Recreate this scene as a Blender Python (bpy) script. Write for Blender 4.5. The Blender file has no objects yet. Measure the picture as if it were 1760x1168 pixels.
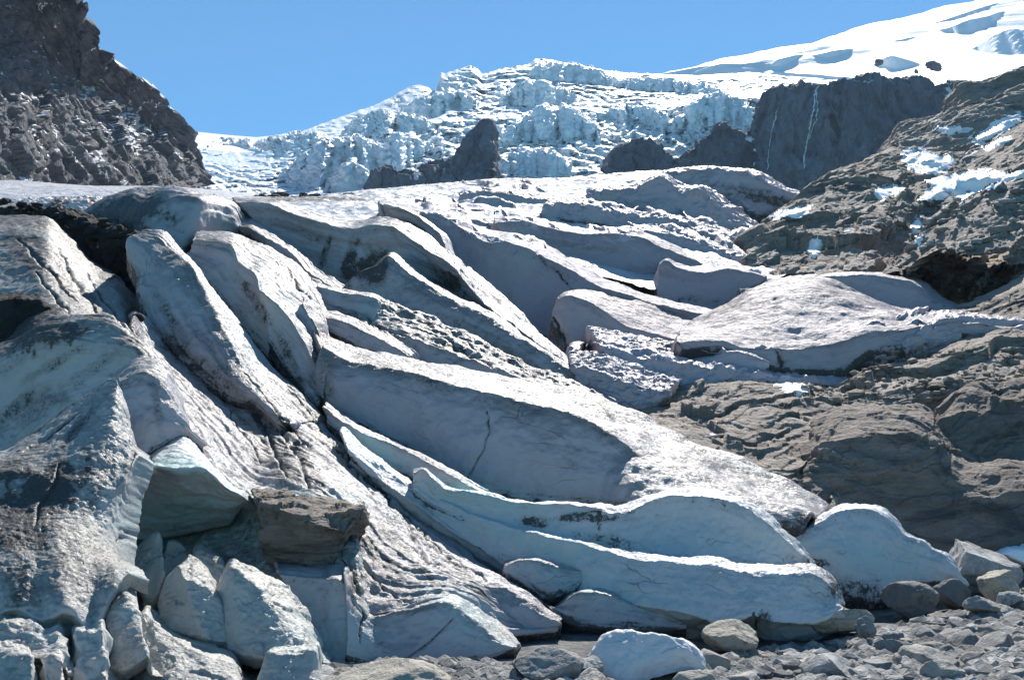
import bpy, math, random
import numpy as np
from mathutils import Vector
from mathutils.bvhtree import BVHTree
random.seed(7); np.random.seed(7)
R = math.radians
sc = bpy.context.scene
COL = sc.collection

# ------------------------------------------------------------------ camera, world, sun, exposure
F = 1760 * 35 / 36.0                 # focal length in photo pixels
PITCH = math.atan((820 - 584) / F)
CAMZ = 2.4
cd = bpy.data.cameras.new('camera'); cam = bpy.data.objects.new('camera', cd); COL.objects.link(cam)
cd.lens = 35; cd.sensor_width = 36; cd.clip_start = 0.1; cd.clip_end = 20000
cam.location = (0, 0, CAMZ); cam.rotation_euler = (math.pi / 2 + PITCH, 0, 0)
sc.camera = cam
SUN_EL, SUN_AZ = R(44), R(13)        # azimuth to the right of the view direction
w = bpy.data.worlds.new('World'); sc.world = w; w.use_nodes = True
wn = w.node_tree.nodes; bg = wn['Background']
sky = wn.new('ShaderNodeTexSky'); sky.sky_type = 'NISHITA'; sky.sun_disc = False
sky.sun_elevation = SUN_EL; sky.sun_rotation = SUN_AZ; sky.altitude = 1500
sky.air_density = 1.0; sky.dust_density = 0.0; sky.ozone_density = 3.5
tint = wn.new('ShaderNodeMix'); tint.data_type = 'RGBA'; tint.blend_type = 'MULTIPLY'; tint.inputs[0].default_value = 1
tint.inputs[7].default_value = (.56, 1.10, 1.20, 1)
w.node_tree.links.new(sky.outputs[0], tint.inputs[6]); w.node_tree.links.new(tint.outputs[2], bg.inputs[0]); bg.inputs[1].default_value = 0.066
sl = bpy.data.lights.new('sun', 'SUN'); sl.energy = 5.0; sl.angle = R(0.5); sl.color = (1, .955, .89)
so = bpy.data.objects.new('sun', sl); COL.objects.link(so)
sd = Vector((math.sin(SUN_AZ) * math.cos(SUN_EL), math.cos(SUN_AZ) * math.cos(SUN_EL), math.sin(SUN_EL)))
so.rotation_euler = sd.to_track_quat('Z', 'Y').to_euler(); so.location = (30, 60, 90)
sc.view_settings.view_transform = 'Standard'; sc.view_settings.look = 'None'
sc.view_settings.exposure = 0.92; sc.view_settings.gamma = 1

# ------------------------------------------------------------------ maths helpers
CP, SP = math.cos(PITCH), math.sin(PITCH)
def px(uvd):
    """photo pixel + forward distance (n,3) -> world points"""
    a = np.asarray(uvd, float)
    xc = (a[..., 0] - 880) / F; yc = (584 - a[..., 1]) / F
    k = a[..., 2] / (CP - yc * SP)
    return np.stack([xc * k, a[..., 2], CAMZ + (SP + yc * CP) * k], -1)
def unpx(P):
    x, y, z = P[..., 0], P[..., 1], P[..., 2] - CAMZ
    f = y * CP + z * SP; u = -y * SP + z * CP
    f = np.maximum(f, .01)
    return 880 + F * x / f, 584 - F * u / f
def _h(i, j, k, s):
    n = (i.astype(np.int64) * 374761393 + j.astype(np.int64) * 668265263 + k.astype(np.int64) * 2147483647 + s * 974634777) & 0xffffffff
    n = ((n ^ (n >> 13)) * 1274126177) & 0xffffffff
    n = ((n ^ (n >> 16)) * 2246822519) & 0xffffffff
    return (n ^ (n >> 15)) & 0xffffffff
GR = np.random.RandomState(3).normal(size=(256, 3)); GR /= np.linalg.norm(GR, axis=1)[:, None]
def noise(P, s=0):
    P = np.asarray(P, float); fl = np.floor(P); f = P - fl; I = fl.astype(np.int64)
    t = f * f * f * (f * (f * 6 - 15) + 10); r = 0
    for a in (0, 1):
        for b in (0, 1):
            for c in (0, 1):
                g = GR[_h(I[..., 0] + a, I[..., 1] + b, I[..., 2] + c, s) & 255]
                q = f - (a, b, c)
                ww = (t[..., 0] if a else 1 - t[..., 0]) * (t[..., 1] if b else 1 - t[..., 1]) * (t[..., 2] if c else 1 - t[..., 2])
                r = r + ww * (g * q).sum(-1)
    return r * 1.6
def fbm(P, o=4, s=0, g=.5):
    r = 0; a = 1; P = np.asarray(P, float)
    for i in range(o): r = r + a * noise(P * 2.03 ** i + 17.3 * i, s + i); a *= g
    return r
def ridged(P, o=4, s=0, g=.5):
    r = 0; a = 1; P = np.asarray(P, float)
    for i in range(o): r = r + a * (1 - 2 * np.abs(noise(P * 2.03 ** i + 9.1 * i, s + i))); a *= g
    return r
def voro(P, s=0):
    """F1, F2 distance and cell id (0..1)"""
    P = np.asarray(P, float); I = np.floor(P).astype(np.int64)
    f1 = np.full(P.shape[:-1], 9.); f2 = f1.copy(); cid = np.zeros(P.shape[:-1])
    for a in (-1, 0, 1):
        for b in (-1, 0, 1):
            for c in (-1, 0, 1):
                J = I + (a, b, c); h = _h(J[..., 0], J[..., 1], J[..., 2], s)
                q = J + np.stack([(h & 255) / 255., ((h >> 8) & 255) / 255., ((h >> 16) & 255) / 255.], -1)
                d = np.sqrt(((q - P) ** 2).sum(-1)); m = d < f1
                f2 = np.where(m, f1, np.minimum(f2, d)); f1 = np.where(m, d, f1); cid = np.where(m, (h >> 24) / 255., cid)
    return f1, f2, cid
def facet(P, s=0, tilt=1.0):
    """nearest-cell planes tilted at random: broken, angular relief"""
    P = np.asarray(P, float); I = np.floor(P).astype(np.int64)
    best = np.full(P.shape[:-1], 9.); out = np.zeros(P.shape[:-1])
    for a in (-1, 0, 1):
        for b in (-1, 0, 1):
            for c in (-1, 0, 1):
                J = I + (a, b, c); h = _h(J[..., 0], J[..., 1], J[..., 2], s)
                q = J + np.stack([(h & 255) / 255., ((h >> 8) & 255) / 255., ((h >> 16) & 255) / 255.], -1)
                e = P - q; d = (e ** 2).sum(-1); m = d < best
                val = tilt * (GR[(h >> 7) & 255] * e).sum(-1) + ((h >> 24) / 255. - .5)
                best = np.where(m, d, best); out = np.where(m, val, out)
    return out
def sstep(a, b, x):
    t = np.clip((x - a) / (b - a), 0, 1); return t * t * (3 - 2 * t)
def catmull(pts, t):
    """pts (n,k), t in 0..n-1"""
    n = len(pts); i = np.clip(np.floor(t).astype(int), 0, n - 2); f = (t - i)[:, None]
    p0 = pts[np.maximum(i - 1, 0)]; p1 = pts[i]; p2 = pts[i + 1]; p3 = pts[np.minimum(i + 2, n - 1)]
    # tension softened, so that sharp traced corners stay put
    m1 = (p2 - p0) * .42; m2 = (p3 - p1) * .42
    return (2 * f**3 - 3 * f**2 + 1) * p1 + (f**3 - 2 * f**2 + f) * m1 + (-2 * f**3 + 3 * f**2) * p2 + (f**3 - f**2) * m2

# ------------------------------------------------------------------ object helpers
def tag(o, label=None, cat=None, group=None, kind=None):
    if label: o['label'] = label
    if cat: o['category'] = cat
    if group: o['group'] = group
    if kind: o['kind'] = kind
    return o
def empty(name, loc=(0, 0, 0)):
    o = bpy.data.objects.new(name, None); COL.objects.link(o); o.location = loc; o.empty_display_size = .3; return o
def mesh_obj(name, V, Fc, mat, parent=None, smooth=True, attrs=None, uv=None):
    V = np.asarray(V, float)
    if parent is not None: V = V - np.array(parent.location)
    me = bpy.data.meshes.new(name); Fc = np.asarray(Fc, np.int32); k = Fc.shape[1]
    me.vertices.add(len(V)); me.vertices.foreach_set('co', V.astype(np.float32).ravel())
    me.loops.add(Fc.size); me.loops.foreach_set('vertex_index', Fc.ravel())
    me.polygons.add(len(Fc)); me.polygons.foreach_set('loop_start', np.arange(0, Fc.size, k, dtype=np.int32))
    me.polygons.foreach_set('loop_total', np.full(len(Fc), k, np.int32))
    me.update(calc_edges=True); me.validate()
    me.polygons.foreach_set('use_smooth', np.full(len(me.polygons), smooth))
    for n, v in (attrs or {}).items():
        a = me.attributes.new(n, 'FLOAT', 'POINT'); a.data.foreach_set('value', np.asarray(v, np.float32).ravel())
    if uv is not None:
        a = me.attributes.new('flow', 'FLOAT_VECTOR', 'POINT'); a.data.foreach_set('vector', np.asarray(uv, np.float32).ravel())
    me.materials.append(mat)
    o = bpy.data.objects.new(name, me); COL.objects.link(o)
    if parent is not None: o.parent = parent
    return o

# ------------------------------------------------------------------ materials
class NT:
    def __init__(s, name):
        s.m = bpy.data.materials.new(name); s.m.use_nodes = True; s.t = s.m.node_tree; s.n = s.t.nodes; s.l = s.t.links
        s.b = s.n['Principled BSDF']; s.out = s.n['Material Output']
    def add(s, ty, ins=None, **kw):
        n = s.n.new('ShaderNode' + ty)
        for k, v in kw.items(): setattr(n, k, v)
        for k, v in (ins or {}).items():
            if hasattr(v, 'is_output') or isinstance(v, bpy.types.NodeSocket): s.l.new(v, n.inputs[k])
            else: n.inputs[k].default_value = v
        return n
    def geo(s): return s.add('NewGeometry')
    def noise(s, vec, scale, detail=4, rough=.55, dist=0.0):
        return s.add('TexNoise', {'Vector': vec, 'Scale': scale, 'Detail': detail, 'Roughness': rough, 'Distortion': dist}).outputs['Fac']
    def vor(s, vec, scale, feature='F1', out='Distance', rnd=1.0):
        return s.add('TexVoronoi', {'Vector': vec, 'Scale': scale, 'Randomness': rnd}, feature=feature).outputs[out]
    def ramp(s, fac, a, b, c0=0.0, c1=1.0):
        return s.add('MapRange', {'Value': fac, 'From Min': a, 'From Max': b, 'To Min': c0, 'To Max': c1}, interpolation_type='SMOOTHSTEP').outputs[0]
    def math(s, op, a, b=0.0, clamp=False):
        return s.add('Math', {0: a, 1: b}, operation=op, use_clamp=clamp).outputs[0]
    def mix(s, fac, a, b):
        n = s.add('Mix', data_type='RGBA')
        for k, v in ((0, fac), (6, a), (7, b)):
            if isinstance(v, bpy.types.NodeSocket): s.l.new(v, n.inputs[k])
            else: n.inputs[k].default_value = (*v, 1) if isinstance(v, tuple) and len(v) == 3 else v
        return n.outputs[2]
    def attr(s, name): return s.add('Attribute', attribute_name=name)
    def bump(s, h, dist, strength=1.0, normal=None):
        ins = {'Height': h, 'Distance': dist, 'Strength': strength}
        if normal is not None: ins['Normal'] = normal
        return s.add('Bump', ins).outputs[0]
    def fin(s, col, rough=.8, normal=None, spec=.3):
        if isinstance(col, bpy.types.NodeSocket): s.l.new(col, s.b.inputs['Base Color'])
        else: s.b.inputs['Base Color'].default_value = (*col, 1)
        if isinstance(rough, bpy.types.NodeSocket): s.l.new(rough, s.b.inputs['Roughness'])
        else: s.b.inputs['Roughness'].default_value = rough
        s.b.inputs['Specular IOR Level'].default_value = spec
        if normal is not None: s.l.new(normal, s.b.inputs['Normal'])
        return s.m

def ice_mat(name, clean=(.41, .395, .42), grime=(.215, .19, .175), px_m=.01, dirt=0.5, upk=.62, wet=.40, crack=.6, pep=.5, spec=.32):
    """px_m: metres that one photo pixel covers on this ice"""
    t = NT(name); g = t.geo(); pos = g.outputs['Position']; u = 1 / px_m
    nz = t.add('SeparateXYZ', {0: g.outputs['Normal']}).outputs[2]
    flow = t.attr('flow').outputs['Vector']; da = t.attr('dirt').outputs['Fac']; te = t.attr('teal').outputs['Fac']
    big = t.noise(pos, u / 120, 5, .6, .3); mid = t.noise(pos, u / 26, 5, .65); fine = t.noise(pos, u / 5, 3, .7)
    fs = t.noise(flow, 1.0, 6, .65)                 # streaks that run down the ridge
    up = t.ramp(nz, .25, .75)
    # broad grime: more on gentle tops than on steep melting faces
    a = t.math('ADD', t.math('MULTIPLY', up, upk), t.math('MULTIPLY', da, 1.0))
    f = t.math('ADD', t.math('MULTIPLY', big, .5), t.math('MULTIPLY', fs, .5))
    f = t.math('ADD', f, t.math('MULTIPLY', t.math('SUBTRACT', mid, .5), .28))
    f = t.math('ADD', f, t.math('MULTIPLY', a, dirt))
    fac = t.ramp(f, .40, 1.15)
    col = t.mix(fac, clean, grime)
    col = t.mix(te, col, (.36, .52, .51))
    # pepper of grit
    gs = t.math('ADD', t.math('ADD', t.math('MULTIPLY', fine, .7), t.math('MULTIPLY', mid, .35)), t.math('MULTIPLY', a, .12))
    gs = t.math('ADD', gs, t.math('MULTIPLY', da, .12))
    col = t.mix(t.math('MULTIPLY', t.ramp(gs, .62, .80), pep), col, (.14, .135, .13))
    # solid debris cover, and painted crevasse shade, where the value is strong
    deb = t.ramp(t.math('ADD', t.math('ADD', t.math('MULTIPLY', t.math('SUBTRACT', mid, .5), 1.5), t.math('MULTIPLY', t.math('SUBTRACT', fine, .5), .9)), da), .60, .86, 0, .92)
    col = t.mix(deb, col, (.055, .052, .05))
    # melt cracks along the flow
    cr = t.vor(t.add('VectorMath', {0: flow, 1: t.add('TexNoise', {'Vector': pos, 'Scale': u / 40}).outputs['Color']}, operation='ADD').outputs[0], .55, 'DISTANCE_TO_EDGE')
    crk = t.math('MULTIPLY', t.ramp(cr, .0, .012, 1, 0), t.ramp(big, .5, .62))
    col = t.mix(t.math('MULTIPLY', crk, crack), col, (.12, .12, .13))
    h = t.math('ADD', t.math('MULTIPLY', mid, 3.0), t.math('MULTIPLY', fine, 1.5))
    h = t.math('ADD', h, t.math('MULTIPLY', fs, 1.5)); h = t.math('SUBTRACT', h, t.math('MULTIPLY', crk, 1.5))
    bmp = t.bump(h, px_m * 1.5, t.ramp(nz, .0, .7, .35, .9))
    rough = t.ramp(fine, .35, .65, wet, .75)
    return t.fin(col, rough, bmp, spec)

def snow_mat(name, px_m=.01, col=(.86, .88, .9)):
    t = NT(name); pos = t.geo().outputs['Position']; u = 1 / px_m
    b = t.noise(pos, u / 60, 4, .6); f = t.noise(pos, u / 6, 3, .6)
    c = t.mix(t.ramp(b, .5, .8), col, (.70, .71, .72))
    return t.fin(c, .65, t.bump(t.math('ADD', t.math('MULTIPLY', b, 4), f), px_m * 1.2, .6), .2)

def rock_mat(name, a=(.24, .225, .20), b=(.40, .37, .32), dark=(.06, .057, .055), rust=(.26, .16, .09), px_m=.02, strata=(.3, .1, 1.0), rusty=.35, snow=0.0, bstr=.9, vary=False):
    t = NT(name); g = t.geo(); pos = g.outputs['Position']; u = 1 / px_m
    nz = t.add('SeparateXYZ', {0: g.outputs['Normal']}).outputs[2]
    mp = t.add('Mapping', {'Vector': pos, 'Rotation': (.1, .25, .35), 'Scale': strata}).outputs[0]
    big = t.noise(pos, u / 150, 5, .6, .4); st = t.noise(mp, u / 22, 6, .68, .5); fine = t.noise(pos, u / 6, 4, .7)
    col = t.mix(t.ramp(t.math('ADD', t.math('MULTIPLY', big, .5), t.math('MULTIPLY', st, .5)), .38, .64), a, b)
    col = t.mix(t.math('MULTIPLY', t.ramp(t.noise(pos, u / 45, 5, .7), .56, .72), rusty), col, rust)
    col = t.mix(t.math('MULTIPLY', t.ramp(t.noise(mp, u / 60, 6, .7, 1.0), .52, .66), .75), col, dark)
    cr = t.vor(t.add('VectorMath', {0: mp, 1: t.add('TexNoise', {'Vector': pos, 'Scale': u / 50, 'Detail': 4.0}).outputs['Color']}, operation='ADD').outputs[0], u / 70, 'DISTANCE_TO_EDGE')
    crk = t.math('MULTIPLY', t.ramp(cr, 0, .03, 1, 0), t.ramp(big, .48, .6))
    col = t.mix(t.math('MULTIPLY', crk, .45), col, dark)
    col = t.mix(t.math('MULTIPLY', t.ramp(fine, .55, .75), .5), col, dark)
    if vary:
        ri = t.math('FRACT', t.math('ADD', t.add('ObjectInfo').outputs['Random'], t.attr('rnd').outputs['Fac']))
        col = t.mix(t.ramp(ri, 0, 1, 0, .75), col, (.10, .098, .095)); col = t.mix(t.math('MULTIPLY', t.ramp(t.math('FRACT', t.math('MULTIPLY', ri, 7.3)), .6, 1), .5), col, (.42, .37, .30))
    sn = t.attr('snow').outputs['Fac']
    nn = t.math('ADD', t.math('MULTIPLY', t.math('SUBTRACT', t.noise(mp, u / 30, 5, .7), .5), 1.5), sn)
    nn = t.math('ADD', nn, t.math('MULTIPLY', t.ramp(nz, .1, .8), .3))
    snf = t.ramp(nn, .80, .86)
    col = t.mix(snf, col, (.84, .86, .9))
    h = t.math('ADD', t.math('MULTIPLY', st, 5.0), t.math('MULTIPLY', fine, 2.0)); h = t.math('SUBTRACT', h, t.math('MULTIPLY', crk, 1.0))
    return t.fin(col, .85, t.bump(h, px_m * 2.6, bstr), .25)

M = {}
M['ice16'] = ice_mat('ice near', px_m=.010)
M['ice25'] = ice_mat('ice middle', px_m=.015)
M['ice50'] = ice_mat('ice upper', px_m=.030, upk=.4, clean=(.42, .385, .425), grime=(.27, .22, .225))
M['plateau'] = ice_mat('ice plateau', px_m=.06, upk=.2, clean=(.52, .52, .55), grime=(.31, .28, .275), dirt=.45)
M['dust'] = ice_mat('dusty ice', px_m=.028, clean=(.40, .355, .375), grime=(.25, .205, .205), upk=.4, dirt=.5, wet=.6, spec=.18)
M['dusk'] = ice_mat('shaded mauve ice', px_m=.030, clean=(.34, .31, .345), grime=(.23, .19, .20), upk=.1, dirt=.5, wet=.6, spec=.15)  # dusty ice darkened: shade of the steep upper faces put into the colour
M['grey'] = ice_mat('grey dirty ice', px_m=.010, clean=(.46, .455, .45), grime=(.22, .205, .185), dirt=.5)
M['pale'] = ice_mat('pale ice', px_m=.010, clean=(.54, .55, .565), grime=(.34, .32, .30), dirt=.35, upk=.3)
M['block'] = ice_mat('ice of the blocks', px_m=.009, clean=(.46, .455, .43), grime=(.24, .225, .19), dirt=.35)
M['fall'] = ice_mat('icefall ice', px_m=.35, clean=(.86, .90, .93), grime=(.78, .84, .88), dirt=.05, upk=0, crack=.08, pep=.1)
M['snow'] = snow_mat('snow', .012)
M['mound'] = ice_mat('old snow', px_m=.008, clean=(.62, .63, .65), grime=(.42, .42, .42), dirt=.2, upk=.2)
M['farsnow'] = snow_mat('far snow', .5)
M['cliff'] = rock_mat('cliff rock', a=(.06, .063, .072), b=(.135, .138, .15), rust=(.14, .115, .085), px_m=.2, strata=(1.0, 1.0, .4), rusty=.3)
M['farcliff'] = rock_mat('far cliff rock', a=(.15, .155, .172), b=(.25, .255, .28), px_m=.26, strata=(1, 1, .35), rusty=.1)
M['bed80'] = rock_mat('upper bedrock', a=(.25, .21, .18), b=(.42, .355, .30), px_m=.05, strata=(.35, .35, 1.3), rusty=.25)
M['wall'] = rock_mat('shaded domed wall rock', a=(.17, .14, .12), b=(.29, .24, .205), px_m=.018, strata=(.35, .35, 1.2), rusty=.6)  # darker copy of the lower bedrock, with the wall's shade put into the colour
M['bed30'] = rock_mat('lower bedrock', a=(.24, .20, .17), b=(.40, .335, .28), px_m=.018, strata=(.35, .35, 1.2), rusty=.55)
M['stone'] = rock_mat('stone', a=(.24, .24, .235), b=(.50, .49, .47), px_m=.010, strata=(1, 1, 1), rusty=.1, bstr=.6, vary=True)
M['tan'] = rock_mat('tan stone', a=(.32, .29, .24), b=(.46, .42, .35), px_m=.010, strata=(1, 1, 1.8), rusty=.3, bstr=.6)
M['brown'] = rock_mat('brown boulder', a=(.19, .16, .135), b=(.30, .255, .215), px_m=.010, strata=(.3, .3, 1.6), rusty=.2, bstr=.8)
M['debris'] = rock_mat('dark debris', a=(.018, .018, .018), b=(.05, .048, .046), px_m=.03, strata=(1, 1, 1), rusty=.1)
M['gravel'] = rock_mat('gravel ground', a=(.10, .10, .10), b=(.24, .235, .225), px_m=.008, strata=(1, 1, 1), rusty=.05)

# ------------------------------------------------------------------ painted patches of dirt / old blue ice / snow, in photo pixels
#        u, v, half-length, half-width, angle(deg, clockwise down), strength
DIRT = [(300, 960, 130, 26, 0, .45), (440, 930, 40, 50, 0, .5), (310, 900, 100, 14, -5, .3), (20, 600, 60, 10, -20, .7), (100, 620, 80, 9, -30, .55), (270, 700, 8, 60, -10, .5), (560, 1020, 10, 60, 0, .45), (640, 560, 90, 9, 25, .6), (440, 520, 10, 70, -35, .7), (500, 620, 9, 60, -25, .7), (790, 500, 70, 8, 40, .6), (520, 400, 90, 8, 20, .5), (700, 400, 80, 6, 30, .5), (980, 420, 120, 6, 8, .4),
        (30, 900, 45, 60, 10, 1.0), (85, 835, 60, 38, -30, 1.1), (20, 810, 40, 20, 0, .8), (120, 960, 60, 14, 70, .5), (30, 1000, 30, 50, 0, .6), (30, 700, 50, 14, -35, .7), (420, 415, 30, 12, 0, .9), (300, 600, 14, 40, -40, .8), (1140, 470, 60, 8, 10, .4), (245, 345, 30, 10, -10, .8),
        (480, 775, 95, 30, 62, .58), (455, 745, 70, 7, 60, .9), (510, 760, 75, 8, 60, .85), (380, 650, 60, 16, 40, .55), (650, 500, 60, 20, 35, .5), (560, 860, 120, 10, 55, .7), (600, 900, 100, 6, 50, .75), (860, 600, 160, 16, 32, .55), (740, 560, 100, 14, 25, .55), (1000, 680, 90, 12, 30, .6), (700, 640, 130, 10, 14, .6), (850, 668, 130, 9, 18, .5), (560, 650, 14, 70, 5, .6), (300, 560, 12, 60, -30, .6), (350, 640, 80, 16, 42, .5),
        (470, 760, 95, 9, 60, .72), (560, 850, 65, 7, 55, .66), (640, 935, 70, 6, 50, .62), (400, 700, 85, 8, 50, .62), (705, 955, 80, 6, 48, .6), (350, 640, 60, 7, 45, .65), (800, 990, 70, 7, 45, .6), (520, 700, 60, 7, 55, .55), (610, 1010, 12, 50, 0, .5),
        (100, 480, 120, 16, 48, .62), (60, 440, 60, 30, 40, .62), (160, 520, 60, 10, 50, .6), (230, 590, 40, 9, 50, .6), (150, 640, 90, 10, -35, .5), (60, 700, 60, 30, -30, .5), (130, 740, 60, 8, -50, .62), (170, 830, 14, 60, 20, .4), (470, 440, 80, 8, 45, .5), (1090, 520, 90, 9, 15, .5), (1200, 520, 120, 12, 5, .5), (760, 590, 90, 10, 25, .5), (1020, 690, 90, 8, 28, .45), (1250, 800, 100, 8, 28, .4),
        (110, 385, 60, 20, 30, 1.0), (165, 425, 85, 28, 42, 1.1), (60, 375, 90, 22, 5, .6), (40, 560, 110, 45, 0, .95),
        (215, 368, 75, 34, -15, 1.0), (370, 420, 45, 14, 10, .55), (80, 845, 45, 38, 0, 1.1), (45, 900, 50, 45, 20, .9),
        (600, 455, 14, 45, 15, .9), (640, 460, 35, 30, -30, .95), (770, 485, 30, 22, 20, .8), (560, 430, 7, 35, 20, .8),
        (725, 500, 60, 18, 35, .35), (900, 610, 200, 26, 32, .25), (490, 770, 70, 18, 62, .38), (545, 610, 16, 60, 5, .5),
        (1000, 890, 90, 8, 0, .75), (920, 895, 25, 12, 0, .8), (1030, 895, 6, 25, 0, .85), (1050, 930, 70, 14, 12, .6), (1400, 985, 60, 18, 20, .55),
        (1320, 1060, 10, 18, 0, .7), (1385, 890, 22, 12, 0, .8), (1400, 965, 25, 8, 10, .8), (1480, 1020, 80, 22, 12, .75),
        (900, 960, 60, 12, 0, .4), (740, 645, 110, 9, 12, .4), (200, 1000, 60, 25, 20, .3), (110, 960, 90, 60, 0, .3), (60, 780, 30, 60, -40, .3),
        (1400, 500, 90, 22, 0, .25), (1140, 590, 40, 8, 0, .5), (500, 470, 60, 8, 45, .4), (330, 660, 60, 14, 40, .2), (1290, 330, 60, 10, 10, .6),
        (1330, 345, 90, 10, 8, .8), (1340, 400, 40, 35, 0, .7), (1400, 462, 60, 7, 3, .7), (540, 342, 110, 5, 0, .8), (1340, 610, 8, 25, 0, .5), (225, 560, 12, 30, -20, .6)]
TEAL = [(820, 855, 110, 22, 10, .75), (900, 925, 170, 20, 15, .65), (1050, 1010, 160, 22, 15, .4), (300, 800, 55, 14, 0, .7), (310, 880, 90, 22, -5, .75),
        (640, 770, 60, 18, 38, .6), (1500, 960, 90, 25, 20, .4), (1200, 930, 150, 20, 0, .2), (260, 960, 40, 50, 0, .35), (800, 1050, 60, 25, 30, .4), (600, 1110, 50, 50, 0, .5),
        (450, 560, 40, 60, 30, .35), (390, 480, 40, 40, 0, .35), (530, 850, 110, 14, 5, .35), (830, 1100, 70, 20, 20, .35), (870, 440, 50, 50, 0, .2), (640, 530, 20, 30, 30, .4), (430, 900, 60, 40, 0, .4), (500, 1100, 40, 40, 0, .2)]
def paint(P, blobs, soft=.5):
    U, V = unpx(P); r = np.zeros(U.shape)
    w_ = 1 + .45 * noise(np.stack([U / 28, V / 28, U * 0], -1), 5) + .3 * noise(np.stack([U / 9, V / 9, U * 0], -1), 6)
    for (u, v, a, b, an, s) in blobs:
        m = 2.2 * max(a, b); K = np.where((np.abs(U - u) < m) & (np.abs(V - v) < m))
        if not len(K[0]): continue
        c, q = math.cos(R(an)), math.sin(R(an)); dx, dy = U[K] - u, V[K] - v
        e = np.sqrt(((dx * c + dy * q) / a) ** 2 + ((-dx * q + dy * c) / b) ** 2) * w_[K]
        r[K] = np.maximum(r[K], s * (1 - sstep(1 - soft, 1 + soft, e)))
    return r

# melt cracks: polylines and half-width
GROOVE = [('448 715 462 745 475 780 492 815', 2.4), ('478 728 494 758 505 772 522 806 532 835', 3.0), ('490 760 512 758 534 768', 1.8), ('648 862 690 892 722 926 782 962 836 998', 2.6),
          ('500 668 580 762 640 832 704 892 760 945', 1.8), ('588 955 608 1000 626 1058 618 1104', 2.6), ('836 690 840 742 830 772 802 826', 1.3), ('292 556 300 590 330 628 365 650', 2.6),
          ('30 410 88 468 128 520', 2.4), ('100 430 142 500 166 535', 2.0), ('60 470 120 540', 1.8), ('150 470 190 530 215 560', 2.2), ('100 800 92 835 66 868 60 900', 3.2), ('20 765 70 735 130 690', 2.2), ('40 775 90 745 150 700', 1.8),
          ('380 690 420 740 450 790', 1.6), ('540 720 600 800 650 858', 1.6), ('690 900 740 960 790 1005', 1.8),
          ('780 1060 740 1100 700 1130', 1.3), ('600 530 640 560 700 580', 1.8), ('800 590 880 625 960 660', 2.0), ('700 560 780 590 860 640', 1.8),
          ('560 640 552 690', 2.5), ('1294 1050 1300 1080 1290 1100', 2.6), ('1308 1046 1304 1070', 1.6), ('950 545 962 570 978 600', 3.0), ('920 430 960 470 985 500', 1.8), ('1330 600 1345 622 1340 640', 2.2), ('470 450 500 470 520 500', 2.0),
          ('240 900 200 930', 1.5), ('1000 880 1040 876 1090 880', 1.5), ('900 1000 960 1030', 1.5), ('420 640 470 700 520 760', 1.4), ('620 960 660 1010 720 1040', 1.6)]
def groove(G):
    U, V = unpx(G); r = np.zeros(U.shape)
    wob = 3.5 * fbm(np.stack([U / 22, V / 22, U * 0], -1), 3, 15); U = U + wob; V = V - wob
    for txt, w_ in GROOVE:
        p = np.array([float(x) for x in txt.split()]).reshape(-1, 2); n = len(p) - 1
        K = np.where((U > p[:, 0].min() - 12) & (U < p[:, 0].max() + 12) & (V > p[:, 1].min() - 12) & (V < p[:, 1].max() + 12))
        if not len(K[0]): continue
        u, v = U[K], V[K]; best = np.full(u.shape, 99.)
        for k in range(n):
            a, b = p[k], p[k + 1]; ab = b - a; t = np.clip(((u - a[0]) * ab[0] + (v - a[1]) * ab[1]) / (ab @ ab), 0, 1)
            tt = (k + t) / n; ww = w_ * (.35 + .9 * np.sin(np.pi * np.clip(tt, .03, .97)))
            best = np.minimum(best, np.hypot(u - a[0] - t * ab[0], v - a[1] - t * ab[1]) / ww)
        r[K] = np.maximum(r[K], np.exp(-best ** 2))
    return r
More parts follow.
